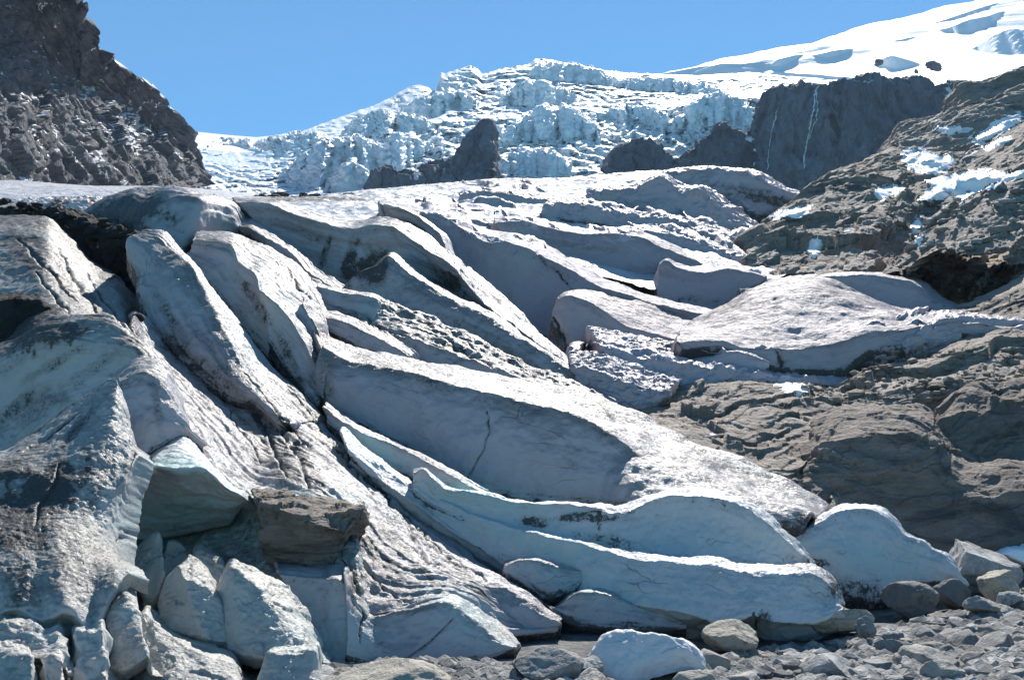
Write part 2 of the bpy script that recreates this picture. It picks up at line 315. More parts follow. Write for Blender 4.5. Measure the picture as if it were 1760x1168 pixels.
# ------------------------------------------------------------------ the loft: rows of traced lines at real distances, front to back
def L(d, txt):
    a = np.array([float(x) for x in txt.split()]).reshape(-1, 2)
    if isinstance(d, (int, float)): d = [d, d]
    dl = np.interp(np.linspace(0, 1, len(a)), np.linspace(0, 1, len(d)), d)
    return np.column_stack([a, dl])
BV = {}
def grid_faces(nv, nu):
    i = np.arange(nv * nu).reshape(nv, nu)
    return np.stack([i[:-1, :-1], i[:-1, 1:], i[1:, 1:], i[1:, :-1]], -1).reshape(-1, 4)
def loft(name, rows, mat, parent=None, back=None, skirt=None, sp=2.4, rnd=2, amp=(), basedirt_shade=0., taper=0., bulge=None, seed=0, dirt=0., teal=0., fn=None, snow=None, flowsc=(150, 13), bvh=False, ends=True, grooves=False):
    rows = [np.array(r, float) for r in rows]
    if skirt:
        r = rows[0].copy(); r[:, 1] += skirt[0]; r[:, 2] += skirt[1]; rows.insert(0, r)
    if back:
        r = rows[-1].copy(); r[:, 1] += back[0]; r[:, 2] += back[1]; rows.append(r)
    same = len({len(r) for r in rows}) == 1
    dense = []
    lens = [np.linalg.norm(np.diff(r[:, :2], axis=0), axis=1).sum() for r in rows]
    nu = int(np.clip(max(lens) / sp, 8, 900))
    if same:
        ml = np.mean([np.linalg.norm(np.diff(r[:, :2], axis=0), axis=1) for r in rows], axis=0) + 3
        cum = np.r_[0, np.cumsum(ml)]; t = np.interp(np.linspace(0, cum[-1], nu), cum, np.arange(len(cum)))
        dense = [catmull(r, t) for r in rows]
    else:
        for r in rows:
            ml = np.linalg.norm(np.diff(r[:, :2], axis=0), axis=1) + 1e-3; cum = np.r_[0, np.cumsum(ml)]
            dense.append(catmull(r, np.interp(np.linspace(0, cum[-1], nu), cum, np.arange(len(cum)))))
    W = [px(r) for r in dense]
    md = float(np.mean([r[:, 2].mean() for r in rows])); s = md / F
    out = []; uvv = []
    acc = 0.
    for k in range(len(W) - 1):
        a, b = W[k], W[k + 1]; ln = np.linalg.norm(b - a, axis=1) / s
        n = int(np.clip(np.percentile(ln, 75) / sp, 3, 420))
        tt = np.linspace(0, 1, n, endpoint=(k == len(W) - 2))
        seg = a[None] * (1 - tt[:, None, None]) + b[None] * tt[:, None, None]
        if bulge and k < len(bulge) and bulge[k]:
            nrm = np.cross(np.gradient(a, axis=0), b - a); nrm /= np.linalg.norm(nrm, axis=1)[:, None] + 1e-9
            sg = np.sign((nrm * -a).sum(1).mean() + 1e-9)
            seg = seg + sg * nrm[None] * (np.sin(np.pi * tt) * bulge[k] * s)[:, None, None]
        out.append(seg); m_ = float(np.mean(ln)); uvv.append(acc + tt * m_); acc += m_
    G = np.concatenate(out); vv = np.concatenate(uvv)
    for _ in range(rnd):
        G[1:-1] = .5 * G[1:-1] + .25 * (G[:-2] + G[2:])
        G[:, 1:-1] = .6 * G[:, 1:-1] + .2 * (G[:, :-2] + G[:, 2:])
    if taper:
        t_ = np.linspace(0, 1, G.shape[1]); w_ = np.sqrt(np.clip(sstep(-.02, taper, t_) * sstep(1.02, 1 - taper, t_), 0, 1)); z0 = G[0, :, 2].min()
        G[..., 2] = z0 + (G[..., 2] - z0) * (.25 + .75 * w_)[None]
    if ends:
        lo, hi = [], []
        for a in (70, 34, 12, 3):
            o_ = np.array([0, a * s, -a * s * .25]); side = np.array([1, 0, 0]) * a * s * .05
            lo.append(G[:, :1] + o_ - side); hi.insert(0, G[:, -1:] + o_ + side)
        G = np.concatenate(lo + [G] + hi, 1)
    nv, nu = G.shape[:2]
    du = np.gradient(G, axis=1); dv = np.gradient(G, axis=0)
    N = np.cross(du, dv); N /= np.linalg.norm(N, axis=-1)[..., None] + 1e-12
    if (N * (np.array([0, 0, CAMZ]) - G)).sum(-1).mean() < 0: N = -N
    uu = np.r_[0, np.cumsum(np.linalg.norm(np.diff(G.mean(0), axis=0), axis=1))] / s
    flow = np.stack(np.broadcast_arrays(uu[None, :] / flowsc[0] + seed * 7.1, vv[:, None] / flowsc[1], 0.0), -1)
    D = np.zeros(G.shape[:2]); Q = G / s
    for ly in amp:
        ty, wav, A = ly[0], ly[1], ly[2]; st = ly[3] if len(ly) > 3 else (1, 1, 1)
        q = Q / wav * np.array(st) + seed * 3.7
        if ty == 'f': D += A * fbm(q, 4, seed)
        elif ty == 'a': D += A * facet(q + .12 * noise(q * 3, 8)[..., None], seed)
        elif ty == 'n': D += A * noise(q, seed)
        elif ty == 'r': D += A * (ridged(q, 4, seed) - .9)
        elif ty == 'flow': D += A * fbm(flow * np.array([60 / wav, 60 / wav, 1]) * .6, 3, seed)
        elif ty == 'v':
            f1, f2, c = voro(q + .25 * noise(q * 2.3, 9)[..., None], seed); D += A * ((c - .5) * 1.6 + .9 * np.clip(f2 - f1, 0, .35))
        elif ty == 'scal':   # melt cups
            f1, f2, c = voro(q, seed); D += A * (f1 ** 2 - .3)
    if fn is not None: D = D + fn(G, Q, flow)
    gd_ = 0
    if grooves:
        gd_ = groove(G); D = D - 5.5 * gd_ * (md < 60)
    G = G + N * (D * s)[..., None]
    P = G.reshape(-1, 3)
    bd = 0
    if basedirt_shade:
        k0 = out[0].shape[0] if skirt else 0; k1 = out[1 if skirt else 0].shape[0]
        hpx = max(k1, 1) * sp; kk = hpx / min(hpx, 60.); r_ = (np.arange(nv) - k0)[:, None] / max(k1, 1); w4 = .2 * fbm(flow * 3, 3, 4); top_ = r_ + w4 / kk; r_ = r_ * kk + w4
        bd = (basedirt_shade * (1 - sstep(-.02, .34, r_)) + .5 * basedirt_shade * sstep(.80, .93, top_) * (1 - sstep(.97, 1.07, top_))).reshape(-1)  # debris band at the foot, also painting in the shade of crevasse bottoms
    at = {'dirt': np.clip(np.maximum(np.maximum(paint(P, DIRT), bd), np.ravel(gd_) * .95) + dirt, 0, 1.3), 'teal': np.clip(paint(P, TEAL, .8) + teal, 0, 1)}  # dirt value holds real dirt and the painted base shade
    if snow is not None: at['snow'] = snow(P) if callable(snow) else np.full(len(P), snow)
    Fc = grid_faces(nv, nu)
    # keep faces wound towards the camera side
    o = mesh_obj(name, P, Fc, mat, parent, True, at, flow.reshape(-1, 3))
    BV[name if not bvh else bvh] = (P, Fc)
    return o

def ray_hit(u, v, keys):
    d = Vector(px(np.array([u, v, 1.]))) - Vector((0, 0, CAMZ)); d.normalize(); best = None
    for k in keys:
        h = BT(k).ray_cast(Vector((0, 0, CAMZ)), d)
        if h[0] is not None and (best is None or h[3] < best[3]): best = h
    return best
_bt = {}
def BT(k):
    if k not in _bt: _bt[k] = BVHTree.FromPolygons([tuple(p) for p in BV[k][0]], [tuple(int(x) for x in f) for f in BV[k][1]])
    return _bt[k]

# ================================================================== THE SETTING
# ground sheet that reaches the horizon; gravel flat near the camera, rising valley floor under the ice
def ground_z(x, y):
    P = np.stack([x * .12, y * .12, x * 0], -1)
    z = .22 * fbm(P, 3, 11) + .05 * noise(P * 9, 12)
    z = z * sstep(3, 30, y + 18) + .02 * (x - 3) * (x > 3) * sstep(8, 20, y) 
    up = np.where(y > 24, .25 * (y - 24), 0.); up = np.where(y > 420, 99 + .05 * (y - 420), up)
    return z + up - .12
gy = np.r_[np.linspace(-40, 2, 12), np.linspace(2.5, 40, 260), np.geomspace(41, 2400, 60)]
gx = np.r_[-np.geomspace(1900, 16, 30), np.linspace(-15, 22, 240), np.geomspace(23, 1900, 30)]
GX, GY = np.meshgrid(gx, gy); GP = np.stack([GX, GY, ground_z(GX, GY)], -1).reshape(-1, 3)
tag(mesh_obj('ground', GP, grid_faces(len(gy), len(gx)), M['gravel'], attrs={'snow': np.zeros(len(GP))}), kind='structure')
BV['ground'] = (GP, grid_faces(len(gy), len(gx)))

# ---- far snow dome on the right
def dome_fn(G, Q, fl):
    return 5 * fbm(Q / np.array([160, 160, 60]) , 3, 21)
loft('snow_slope', [L([1000, 990, 980, 900, 760, 640, 600, 600, 600], '1120 150 1200 132 1310 126 1450 132 1560 148 1640 165 1700 165 1760 150 2000 150'),
                    L([1010, 1005, 1000, 960, 860, 760, 700, 680, 680], '1140 128 1230 112 1330 108 1460 108 1560 112 1650 118 1760 108 1880 98 2000 90'),
                    L([1020, 1030, 1040, 1040, 1040, 1050, 1050], '1150 124 1240 105 1330 92 1440 78 1540 66 1640 60 1760 48 1880 30 2000 10'),
                    L([1030, 1150, 1300, 1400, 1500, 1600], '1150 122 1240 103 1300 92 1400 72 1500 42 1600 18 1700 -6 1800 -30 2000 -80')],
     M['farsnow'], back=(60, 200), skirt=(60, 10), rnd=8, seed=31, fn=dome_fn, sp=3)
tag(bpy.data.objects['snow_slope'], kind='structure')
# dark crevasses and hollows on the dome, and the little rocks that poke through it
def ridge(name, base, crest, mat, **k): return loft(name, [base, crest], mat, **k)

# ---- icefall: terraced, blocky ice between its foot and the skyline
def fall_rows():
    sk = L([1500, 1450, 1350, 1250, 1120, 1000, 960, 950, 950, 960, 980, 1000], '280 226 340 227 400 233 440 236 480 232 520 226 560 211 600 196 640 183 672 168 700 151 718 146 738 152 744 160 750 150 758 124 764 128 780 122 796 117 808 113 820 118 828 128 850 122 880 116 905 112 920 103 932 101 960 107 1000 115 1040 122 1080 126 1140 128 1200 130 1290 124 1400 132 1500 136')
    mid = L([900, 800, 700, 640, 600, 600, 610, 620, 600, 560], '280 250 340 256 420 262 500 256 580 246 660 228 740 212 850 205 950 200 1050 195 1150 185 1250 172 1340 165 1500 155')
    bot = L([420, 400, 390, 380, 380, 400, 430, 480, 500, 500], '280 345 340 348 500 350 640 346 740 346 850 340 1000 330 1100 330 1200 330 1320 330 1400 330 1500 330')
    return bot, mid, sk
bot, mid, sk = fall_rows()
def dense(r, t):
    ml = np.linalg.norm(np.diff(r[:, :2], axis=0), axis=1) + 1e-3; cum = np.r_[0, np.cumsum(ml)]
    # parameter by pixel column, so the rows stay upright
    return np.column_stack([t, np.interp(t, r[:, 0], r[:, 1]), np.interp(t, r[:, 0], r[:, 2])])
nu, nv = 640, 260
uu = np.linspace(280, 1500, nu); B_, M_, S_ = dense(bot, uu), dense(mid, uu), dense(sk, uu)
tt = np.linspace(0, 1, nv)[:, None]; U = np.repeat(uu[None], nv, 0)
V = np.where(tt < .5, B_[:, 1] + (M_[:, 1] - B_[:, 1]) * tt * 2, M_[:, 1] + (S_[:, 1] - M_[:, 1]) * (tt * 2 - 1))
lin = np.where(tt < .5, B_[:, 2] + (M_[:, 2] - B_[:, 2]) * tt * 2, M_[:, 2] + (S_[:, 2] - M_[:, 2]) * (tt * 2 - 1))
q = np.stack([U / 150, V / 60, U * 0], -1)
ph = tt * 7.5 + 2.6 * fbm(q, 4, 41) + (U - 600) / 420
ste = np.floor(ph) + sstep(.66, .98, ph - np.floor(ph)); stair = (ste - ph)          # flat ledges, steep walls
ph2 = tt * 22 + 3.0 * fbm(q * 2.2, 4, 43); ste2 = np.floor(ph2) + sstep(.6, .95, ph2 - np.floor(ph2)) - ph2
amt = sstep(0, .08, tt) * sstep(1.0, .93, tt)
D = lin + (stair * 36 * (lin / 650) + ste2 * 8 * (lin / 650) * (1 + .8 * noise(q * 3, 5))) * amt * (1 - .75 * sstep(580, 400, U) * sstep(.2, .45, tt))
f1, f2, c = voro(np.stack([U / 34, V / 22, U * 0 + .5], -1) + .35 * fbm(q * 4, 3, 44)[..., None], 45)
g1, g2, c2 = voro(np.stack([U / 13, V / 9, U * 0 + .5], -1) + .35 * fbm(q * 7, 3, 47)[..., None], 46)
blk = 9 * (c - .5) - 9 * np.clip(f2 - f1, 0, .3) + 4 * (c2 - .5) - 7 * np.clip(g2 - g1, 0, .3) + 5 * fbm(q * 16, 3, 48)
smooth = sstep(560, 380, U) * sstep(.25, .5, tt)                                     # soft snowfield at the left col
D = np.maximum.accumulate(D, 0)
D = D + blk * (lin / 600) * (1 - .85 * smooth)
D = D - 22 * sstep(.45, .6, tt) * (1 - sstep(.6, .9, tt)) * 0
vj = 3.0 * np.abs(fbm(np.stack([U / 16, U * 0, U * 0 + 3], -1), 3, 49)) * sstep(.85, 1, tt) * sstep(420, 560, U) * sstep(1180, 1100, U)
P = px(np.stack([U, V - vj, D], -1)).reshape(-1, 3)
# a back slope behind the skyline
bk = px(np.stack([uu, S_[:, 1] + 60, S_[:, 2] + 300], -1)); P = np.concatenate([P, bk])
fall = mesh_obj('icefall', P, grid_faces(nv + 1, nu), M['fall'], attrs={'dirt': np.zeros(len(P)), 'teal': np.zeros(len(P))}, uv=np.concatenate([np.stack([U / 60, V / 14, U * 0], -1).reshape(-1, 3), bk * 0]))
tag(fall, 'broken pale blue icefall hanging on the mountain below the snow dome', 'icefall')
BV['icefall'] = (P, grid_faces(nv + 1, nu))

# ---- rock walls that show through the icefall
ribs = [('r', 60, 6, (1, 1, .3)), ('a', 34, 9, (1, 1, .3)), ('a', 14, 5.5, (1, 1, .4)), ('f', 7, 1.4, (1, 1, .6))]
def box_snow(lst, base=0.):
    def f(P): return np.clip(paint(P, lst, .5) + base, 0, 1)
    return f
loft('rock_cliff', [L([425, 430, 425], '1010 345 1100 345 1180 345 1300 345 1400 340 1500 335 1620 330 1700 320'),
                    L([440, 445, 440], '1022 312 1040 290 1080 290 1150 290 1180 290 1230 280 1300 270 1400 250 1500 235 1620 220 1700 210'),
                    L([448, 455, 452], '1030 306 1045 275 1058 254 1082 246 1110 240 1135 250 1152 264 1168 268 1190 250 1215 234 1240 217 1262 219 1290 234 1298 215 1305 190 1312 165 1330 157 1350 152 1400 146 1425 144 1440 140 1470 134 1500 129 1530 136 1560 133 1600 140 1640 144 1700 150')],
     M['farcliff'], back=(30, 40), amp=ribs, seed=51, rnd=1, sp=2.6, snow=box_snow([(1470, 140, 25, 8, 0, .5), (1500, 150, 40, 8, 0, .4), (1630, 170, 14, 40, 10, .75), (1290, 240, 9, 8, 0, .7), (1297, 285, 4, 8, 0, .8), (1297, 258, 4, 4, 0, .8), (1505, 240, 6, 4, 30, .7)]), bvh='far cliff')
tag(bpy.data.objects['rock_cliff'], kind='structure')
o = loft('rock_cliff', [L([370, 368, 370], '625 345 680 345 750 345 800 340 850 320'),
                    L([378, 372, 380], '633 326 655 305 700 308 720 312 760 300 800 290 848 285'),
                    L([384, 380, 395, 400], '636 322 648 294 672 290 700 291 712 300 726 288 745 280 772 276 785 262 800 240 820 224 833 210 840 209 848 222')],
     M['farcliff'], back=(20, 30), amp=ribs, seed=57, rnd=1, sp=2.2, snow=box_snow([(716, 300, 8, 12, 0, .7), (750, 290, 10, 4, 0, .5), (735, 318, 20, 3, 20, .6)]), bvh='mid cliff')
tag(o, kind='structure')
# thin waterfalls
def ribbon(name, pts, wpx, keys, mat, off=.6, label=None, cat=None):
    V = []; n = 0
    T = np.linspace(0, len(pts) - 1, len(pts) * 8); C = catmull(np.array(pts, float), T)
    for i, (u, v) in enumerate(C):
        ww = wpx * (.6 + .5 * abs(math.sin(i * .7)) + .3 * math.sin(i * 1.9)); u += .9 * float(noise(np.array([i * .37, 1., 2.])))*2
        h = ray_hit(u, v, keys)
        if h is None: continue
        p = h[0]; s_ = p.y / F; nn = h[1] * (-1 if h[1].y > 0 else 1)
        q_ = Vector((1, 0, 0)) * (ww * s_ * .5); f = nn * off
        V += [p - q_ + f * .2, p + f * 1.4, p + q_ + f * .2]; n += 1
    if n < 2: return None
    o = mesh_obj(name, [tuple(v) for v in V], grid_faces(n, 3), mat)
    return tag(o, label, cat)
M['water'] = snow_mat('falling water', .3, (.72, .76, .82))
ribbon('waterfall', [(1408, 146), (1401, 160), (1399, 185), (1394, 205), (1391, 225), (1388, 240), (1384, 262), (1382, 290)], 2.6, ['far cliff'], M['water'], label='tallest white waterfall down the dark cliff on the right', cat='waterfall')
ribbon('waterfall', [(1338, 184), (1331, 205), (1325, 232), (1321, 262), (1319, 292)], 1.2, ['far cliff'], M['water'], label='thinner faint waterfall left of the tallest one on the dark cliff', cat='waterfall')

# ---- left cliff
def cl_fn(G, Q, fl):
    """crags that run down to the right, the same size near and far along the wall"""
    U_, V_ = unpx(G); k = G[..., 1] / 320.
    X = U_ * .9 - V_ * .42; Y = U_ * .42 + V_ * .9
    q = np.stack([X / 30, Y / 95, G[..., 1] / 90], -1) + .35 * fbm(np.stack([U_ / 50, V_ / 50, U_ * 0], -1), 3, 65)[..., None]
    return k * (9 * fbm(q * .45, 3, 61) + 10 * facet(q, 66) + 7 * facet(q * 2.1, 67) + 4 * facet(q * 4.6, 68) + 2.2 * ridged(q * 2.5, 3, 64) + 1.0 * fbm(q * 9, 2, 63))
o = loft('mountain_cliff', [L([130, 210, 300, 400, 500], '-420 345 -150 345 0 345 120 345 230 345 300 340 345 320'),
                        L([145, 220, 306, 406, 503], '-420 200 -150 215 0 225 120 235 225 250 290 268 345 290'),
                        L([172, 245, 324, 417, 506], '-420 -50 -160 0 20 60 140 130 215 180 285 220 342 270'),
                        L([235, 285, 352, 433, 511], '-420 -500 -150 -280 118 -22 138 25 163 45 172 85 184 98 214 114 240 134 270 156 286 180 305 196 320 216 326 236 340 264')],
     M['cliff'], back=(120, 60), rnd=1, sp=2.6, fn=cl_fn, seed=60,
     snow=box_snow([(206, 112, 32, 5, 35, .8), (240, 160, 30, 9, 60, .5), (150, 8, 12, 4, 10, .6), (60, 4, 20, 4, 10, .65), (180, 300, 22, 8, 48, .85), (213, 312, 12, 7, 45, .8), (265, 310, 24, 12, 20, .62), (255, 280, 12, 40, 5, .5), (50, 312, 50, 8, 10, .72), (155, 325, 12, 5, 40, .7), (310, 270, 14, 6, 50, .6), (145, 232, 14, 4, 10, .6), (250, 200, 50, 110, 30, .68), (100, 60, 140, 70, 40, .60), (120, 200, 140, 120, 40, .57), (20, 4, 60, 10, 0, .5)]), bvh='left cliff')
tag(o, kind='structure')

ribbon('waterfall', [(1402, 158), (1404, 180), (1403, 205), (1396, 222), (1390, 240)], 1.3, ['far cliff'], M['water'], label='short side strand of water right of the upper part of the tallest waterfall', cat='waterfall')
# ================================================================== THE GLACIER
gl = empty('glacier', (0, 24, 0))
tag(gl, 'long grey white glacier tongue with sharp ridges and crevasses filling the valley', 'glacier')
# upper plateau, hummocky, right up to the foot of the icefall
def plat_fn(G, Q, fl):
    s_ = sstep(420, 700, unpx(G)[0])
    r = ridged(np.stack([(Q[..., 0] * .8 + Q[..., 1] * .25) / 70, (Q[..., 1] - Q[..., 0] * .35) / 150, Q[..., 2] / 300], -1), 4, 71)
    return (3 + 8 * s_) * r * .55 + 1.2 * fbm(Q / 18, 3, 72)
loft('upper_ice', [L([62, 56, 60, 64, 64, 62], '-200 400 0 390 200 385 400 385 560 400 680 420 800 440 950 470 1100 500 1300 500 1400 495'),
                   L([95, 95, 90, 92, 90, 80], '-200 350 0 345 200 350 400 350 560 358 680 364 800 374 950 390 1100 405 1300 440 1420 470'),
                   L([140, 140, 140, 140, 130, 110], '-200 328 0 330 200 332 400 340 560 344 680 342 800 345 950 346 1100 352 1300 392 1400 440'),
                   L([230, 240, 260, 250, 210, 170, 150], '-200 312 0 312 150 322 300 328 500 341 640 332 760 325 850 320 950 318 1050 314 1150 320 1300 350 1360 380'),
                   L([300, 330, 360, 360, 300, 240, 200], '-200 304 0 308 150 320 300 322 500 338 640 330 750 320 850 312 950 312 1040 306 1130 300 1250 318 1350 345')],
     M['plateau'], gl, back=(10, 30), fn=plat_fn, seed=70, rnd=4)
loft('lower_ice', [L(26, '450 760 600 760 900 760 1150 760'), L([40, 40], '420 650 700 655 1100 660 1700 680'), L([60, 60], '400 560 700 560 1100 565 1500 570'), L([92, 90], '380 470 700 470 1100 480 1420 500')], M['plateau'], gl, amp=[('f', 60, 4)], seed=99)
# traced ridges: base row, crest row (steep shaded face), then a gentle lit row behind
G_ = M['ice25']; U_ = M['ice50']
A50 = [('f', 40, 3.0), ('f', 12, .8)]; A25 = [('f', 60, 3.0), ('f', 18, 1.3), ('flow', 60, 2.4)]; A16 = [('f', 90, 4.0), ('f', 26, 1.8), ('f', 9, .8), ('flow', 60, 1.8)]
MID = [BV['upper_ice']]
def steepen(rows, deg, keep=None):
    """set the foot of the face back until the face stands this steep"""
    a, b = rows[0], rows[1]; ta = np.linspace(0, 1, len(a)); tb = np.linspace(0, 1, len(b))
    def par(r): q = np.r_[0, np.cumsum(np.linalg.norm(np.diff(r[:, :2], axis=0), axis=1))]; return q / q[-1]
    ta = np.arange(len(a)) / (len(a) - 1) if len(a) == len(b) else par(a); tb = np.arange(len(b)) / (len(b) - 1) if len(a) == len(b) else par(b)
    vb, db = np.interp(ta, tb, b[:, 1]), np.interp(ta, tb, b[:, 2])
    dz = np.abs(a[:, 1] - vb) / F * db; nd = np.maximum(a[:, 2], db - dz / math.tan(R(deg)))
    if keep: k_ = sstep(keep[0], keep[1], a[:, 0]); nd = nd * (1 - k_) + a[:, 2] * k_
    a = a.copy(); a[:, 2] = nd; return [a] + list(rows[1:])
def ir(rows, mat=U_, amp=A50, back=(26, 6), skirt=(24, .3), name='ice_ridge', label=None, face=72, keep=None, **k):
    if face: rows = steepen(rows, face, keep)
    o = loft(name, rows, mat, gl, back=back, skirt=skirt, amp=amp, grooves=True, basedirt_shade=k.pop('basedirt_shade', .85 if face else 0), **k)
    if o.name.startswith(('ice', 'upper')): MID.append(BV[name])
    if label: o['label'] = label
    return o
# hummocks of the far right part of the tongue
ir([L([120, 116, 118], '1100 345 1140 350 1200 342 1260 352 1300 372 1350 372 1400 362'), L([124, 120, 122], '1105 310 1150 296 1215 290 1260 294 1300 300 1340 325 1400 345'), L([150, 150, 140], '1120 302 1160 292 1215 288 1260 291 1305 296 1345 320 1400 340')], amp=[('r', 34, 5), ('f', 12, 1)], seed=101)
ir([L([100, 98, 100], '1010 345 1060 362 1100 380 1130 372 1160 400 1200 408 1240 410 1280 400'), L([103, 101, 103], '1010 330 1060 328 1100 322 1135 305 1170 330 1205 325 1235 355 1285 395'), L([125, 125, 112], '1020 325 1070 320 1110 314 1140 300 1180 318 1215 322 1250 345 1300 385')], amp=[('r', 40, 6), ('f', 12, 1.2)], seed=102)
ir([L([92, 88, 84], '930 372 990 382 1060 392 1100 398 1160 405 1240 425 1300 440'), L([94, 90, 86], '935 352 990 350 1050 362 1110 372 1170 380 1240 404 1310 436'), L([105, 104, 95], '945 345 1000 342 1060 352 1120 362 1180 372 1250 396 1320 430')], amp=[('r', 36, 5), ('f', 10, 1.2)], seed=103)
ir([L([112, 108, 106], '790 350 830 352 880 360 930 362 990 368'), L([114, 110, 108], '790 334 830 330 870 332 920 342 990 352'), L([140, 135, 125], '800 328 840 324 880 326 930 334 1000 344')], amp=[('r', 30, 4), ('f', 10, 1)], seed=104)
ir([L([98, 94, 92], '700 362 760 372 830 380 900 385 960 390'), L([99.5, 96, 94], '700 356 760 358 830 362 900 370 970 378'), L([112, 110, 104], '705 350 770 350 840 354 910 360 990 368')], amp=[('r', 30, 3), ('f', 10, 1)], seed=105)
ir([L([80, 78, 75, 70], '1040 412 1100 418 1160 432 1220 445 1270 452 1320 456'), L([82, 80, 77, 72], '1040 400 1100 396 1160 404 1225 425 1270 440 1325 450'), L([90, 90, 88, 80], '1050 392 1110 386 1170 392 1235 412 1290 430 1340 446')], amp=[('r', 30, 4), ('f', 10, 1)], seed=106)
# broad shaded faces, upper middle
ir([L([72, 68, 66], '900 430 963 470 1000 490 1050 505 1100 520 1140 530 1170 536 1200 542 1235 546'),
    L([74, 71, 70], '850 384 900 379 963 397 1020 402 1068 401 1110 410 1145 426 1190 446 1230 457'),
    L([86, 82, 80], '850 374 905 372 968 388 1025 394 1072 392 1116 400 1152 415 1196 434 1240 446')], seed=110, mat=M['dusk'], face=74)
ir([L([61, 60, 59], '1130 520 1151 535 1186 545 1215 548 1240 540 1271 515 1292 498 1312 484'),
    L([64, 63, 62], '1134 456 1145 448 1160 459 1190 466 1221 468 1250 462 1280 465 1315 476'),
    L([72, 70, 68], '1134 448 1148 442 1165 450 1195 457 1226 459 1258 454 1290 458 1325 470')], seed=173, mat=M['dusk'], face=74)
ir([L([54, 52, 50, 49, 49], '690 392 736 402 765 445 800 485 850 525 885 548 940 592 985 602 1030 570 1080 540 1140 545 1215 556'),
    L([58, 57, 55, 52, 51], '655 352 692 361 762 371 808 403 842 416 886 418 960 453 1030 491 1050 496 1080 507 1140 525 1215 541'),
    L([68, 68, 66, 62, 58], '650 346 700 352 775 362 820 388 860 398 900 404 975 440 1045 482 1065 488 1095 499 1155 517 1230 534')], seed=111, mat=M['dusk'], bulge=[0, -7])
ir([L([90, 88], '606 368 625 374 650 377 680 372 695 362'), L([92, 90], '608 360 625 355 655 350 680 353 694 358'), L([97, 95], '608 355 628 351 655 348 682 350 696 355')], seed=112, back=(8, 3), skirt=(3, -1))
# ridge with a lit wedge in the middle right
ir([L([46, 45, 44, 42], '948 550 975 604 1010 606 1060 600 1125 592 1180 600'), L([47.5, 46.5, 46], '958 512 975 506 1015 520 1055 547 1095 566 1180 590'),
    L([58, 56, 52, 50], '975 497 1000 492 1050 498 1110 512 1180 545 1230 560')], seed=113, mat=M['dust'])
# the wide rounded brown-dusted hump
ir([L([37, 36.5, 37, 38], '1170 600 1240 600 1300 622 1330 634 1440 641 1500 606 1570 596 1650 572 1760 590'),
    L([38, 37.6, 38.5, 40], '1160 585 1240 590 1310 600 1350 598 1440 590 1490 578 1560 562 1650 552 1760 566'),
    L([46, 47, 46, 46], '1180 560 1240 535 1290 505 1340 488 1395 480 1450 502 1520 530 1600 550 1760 560'),
    L([50, 52, 50, 48], '1200 545 1250 520 1295 496 1345 482 1400 476 1460 497 1530 524 1610 543 1760 552')], seed=114, mat=M['dust'], bulge=[0, -2, 6, 0], dirt=.1, amp=[('f', 160, 9), ('f', 50, 3), ('f', 16, 1.0), ('flow', 60, .9)])
ir([L([51.5, 51, 50], '1400 492 1440 508 1480 522 1520 540 1560 556 1600 562 1650 566'), L([53.5, 53, 52, 50], '1400 480 1440 474 1500 472 1545 480 1580 492 1605 516 1660 540'), L([58, 57, 55, 52], '1400 474 1440 468 1505 467 1555 474 1595 488 1620 510 1680 535')], seed=115, mat=M['dust'])
ir([L([36, 37, 40], '1440 646 1490 618 1560 600 1600 588 1660 592 1700 594 1780 586'), L([38, 39, 42], '1450 634 1500 606 1550 585 1600 555 1650 545 1700 548 1780 552'), L([44, 45, 48], '1470 600 1520 570 1570 545 1620 535 1680 540 1780 545')], amp=[('r', 30, 5), ('f', 12, 1.4)], seed=116, mat=U_, dirt=-.2)
# low broken ice at the right rim
ir([L([34, 33, 33, 33], '1040 655 1110 668 1150 668 1210 660 1300 655 1380 664 1455 660'), L([36, 36, 37], '1040 600 1100 612 1170 625 1240 632 1330 642 1455 655'), L([44, 44, 44, 40], '1010 560 1080 575 1150 588 1230 605 1320 628 1450 648')], amp=[('r', 40, 6), ('f', 14, 2), ('v', 50, 3)], seed=117, dirt=-.1)
ir([L([36, 35.5], '1200 650 1240 655 1280 645 1320 632'), L([37.5, 37], '1190 620 1225 612 1270 604 1322 622'), L([42, 41], '1180 606 1220 600 1275 596 1325 612')], seed=118)
ir([L([31, 30.5, 30], '1000 670 1050 690 1080 700 1115 702 1150 680'), L([32, 31.8, 32], '985 628 1030 640 1080 660 1115 672 1150 668'), L([36, 36, 36], '980 600 1040 610 1090 628 1130 640 1170 650')], amp=[('r', 36, 6), ('v', 40, 4), ('f', 12, 1.5)], seed=119)

# the long curved thin rib and its left shaded band
ir([L([37, 36, 34, 30], '560 505 640 520 700 512 760 515 800 535 842 552 921 602 1000 660 1050 700'),
    L([44, 42, 40, 36, 31.5], '405 347 460 350 500 365 545 379 600 392 647 387 678 391 705 410 740 434 774 454 830 520 880 558 921 589 1000 648 1050 690'),
    L([52, 50, 46, 40, 32.5], '400 340 470 344 520 358 570 372 620 380 655 374 690 380 730 400 758 425 790 448 845 508 895 548 940 582 1010 640 1060 684')], seed=120, mat=G_, amp=A25, bulge=[0, -5])
ir([L([52, 46, 38], '690 380 736 400 764 445 798 486 840 520 880 560 930 605'), L([54, 48, 39.5], '660 352 700 362 753 400 776 450 826 490 868 533 922 586'), L([60, 54, 42], '668 350 712 366 768 405 788 448 838 486 882 524 930 578')], seed=121, mat=G_, amp=A25, back=(20, 3), rnd=2)
ir([L([45, 42, 37], '790 470 830 505 870 545 925 600'), L([46, 43, 38], '800 462 842 500 885 537 935 592'), L([48, 45, 39.5], '806 460 850 497 893 534 942 588')], seed=122, mat=G_, amp=A25, back=(20, 2), rnd=2)
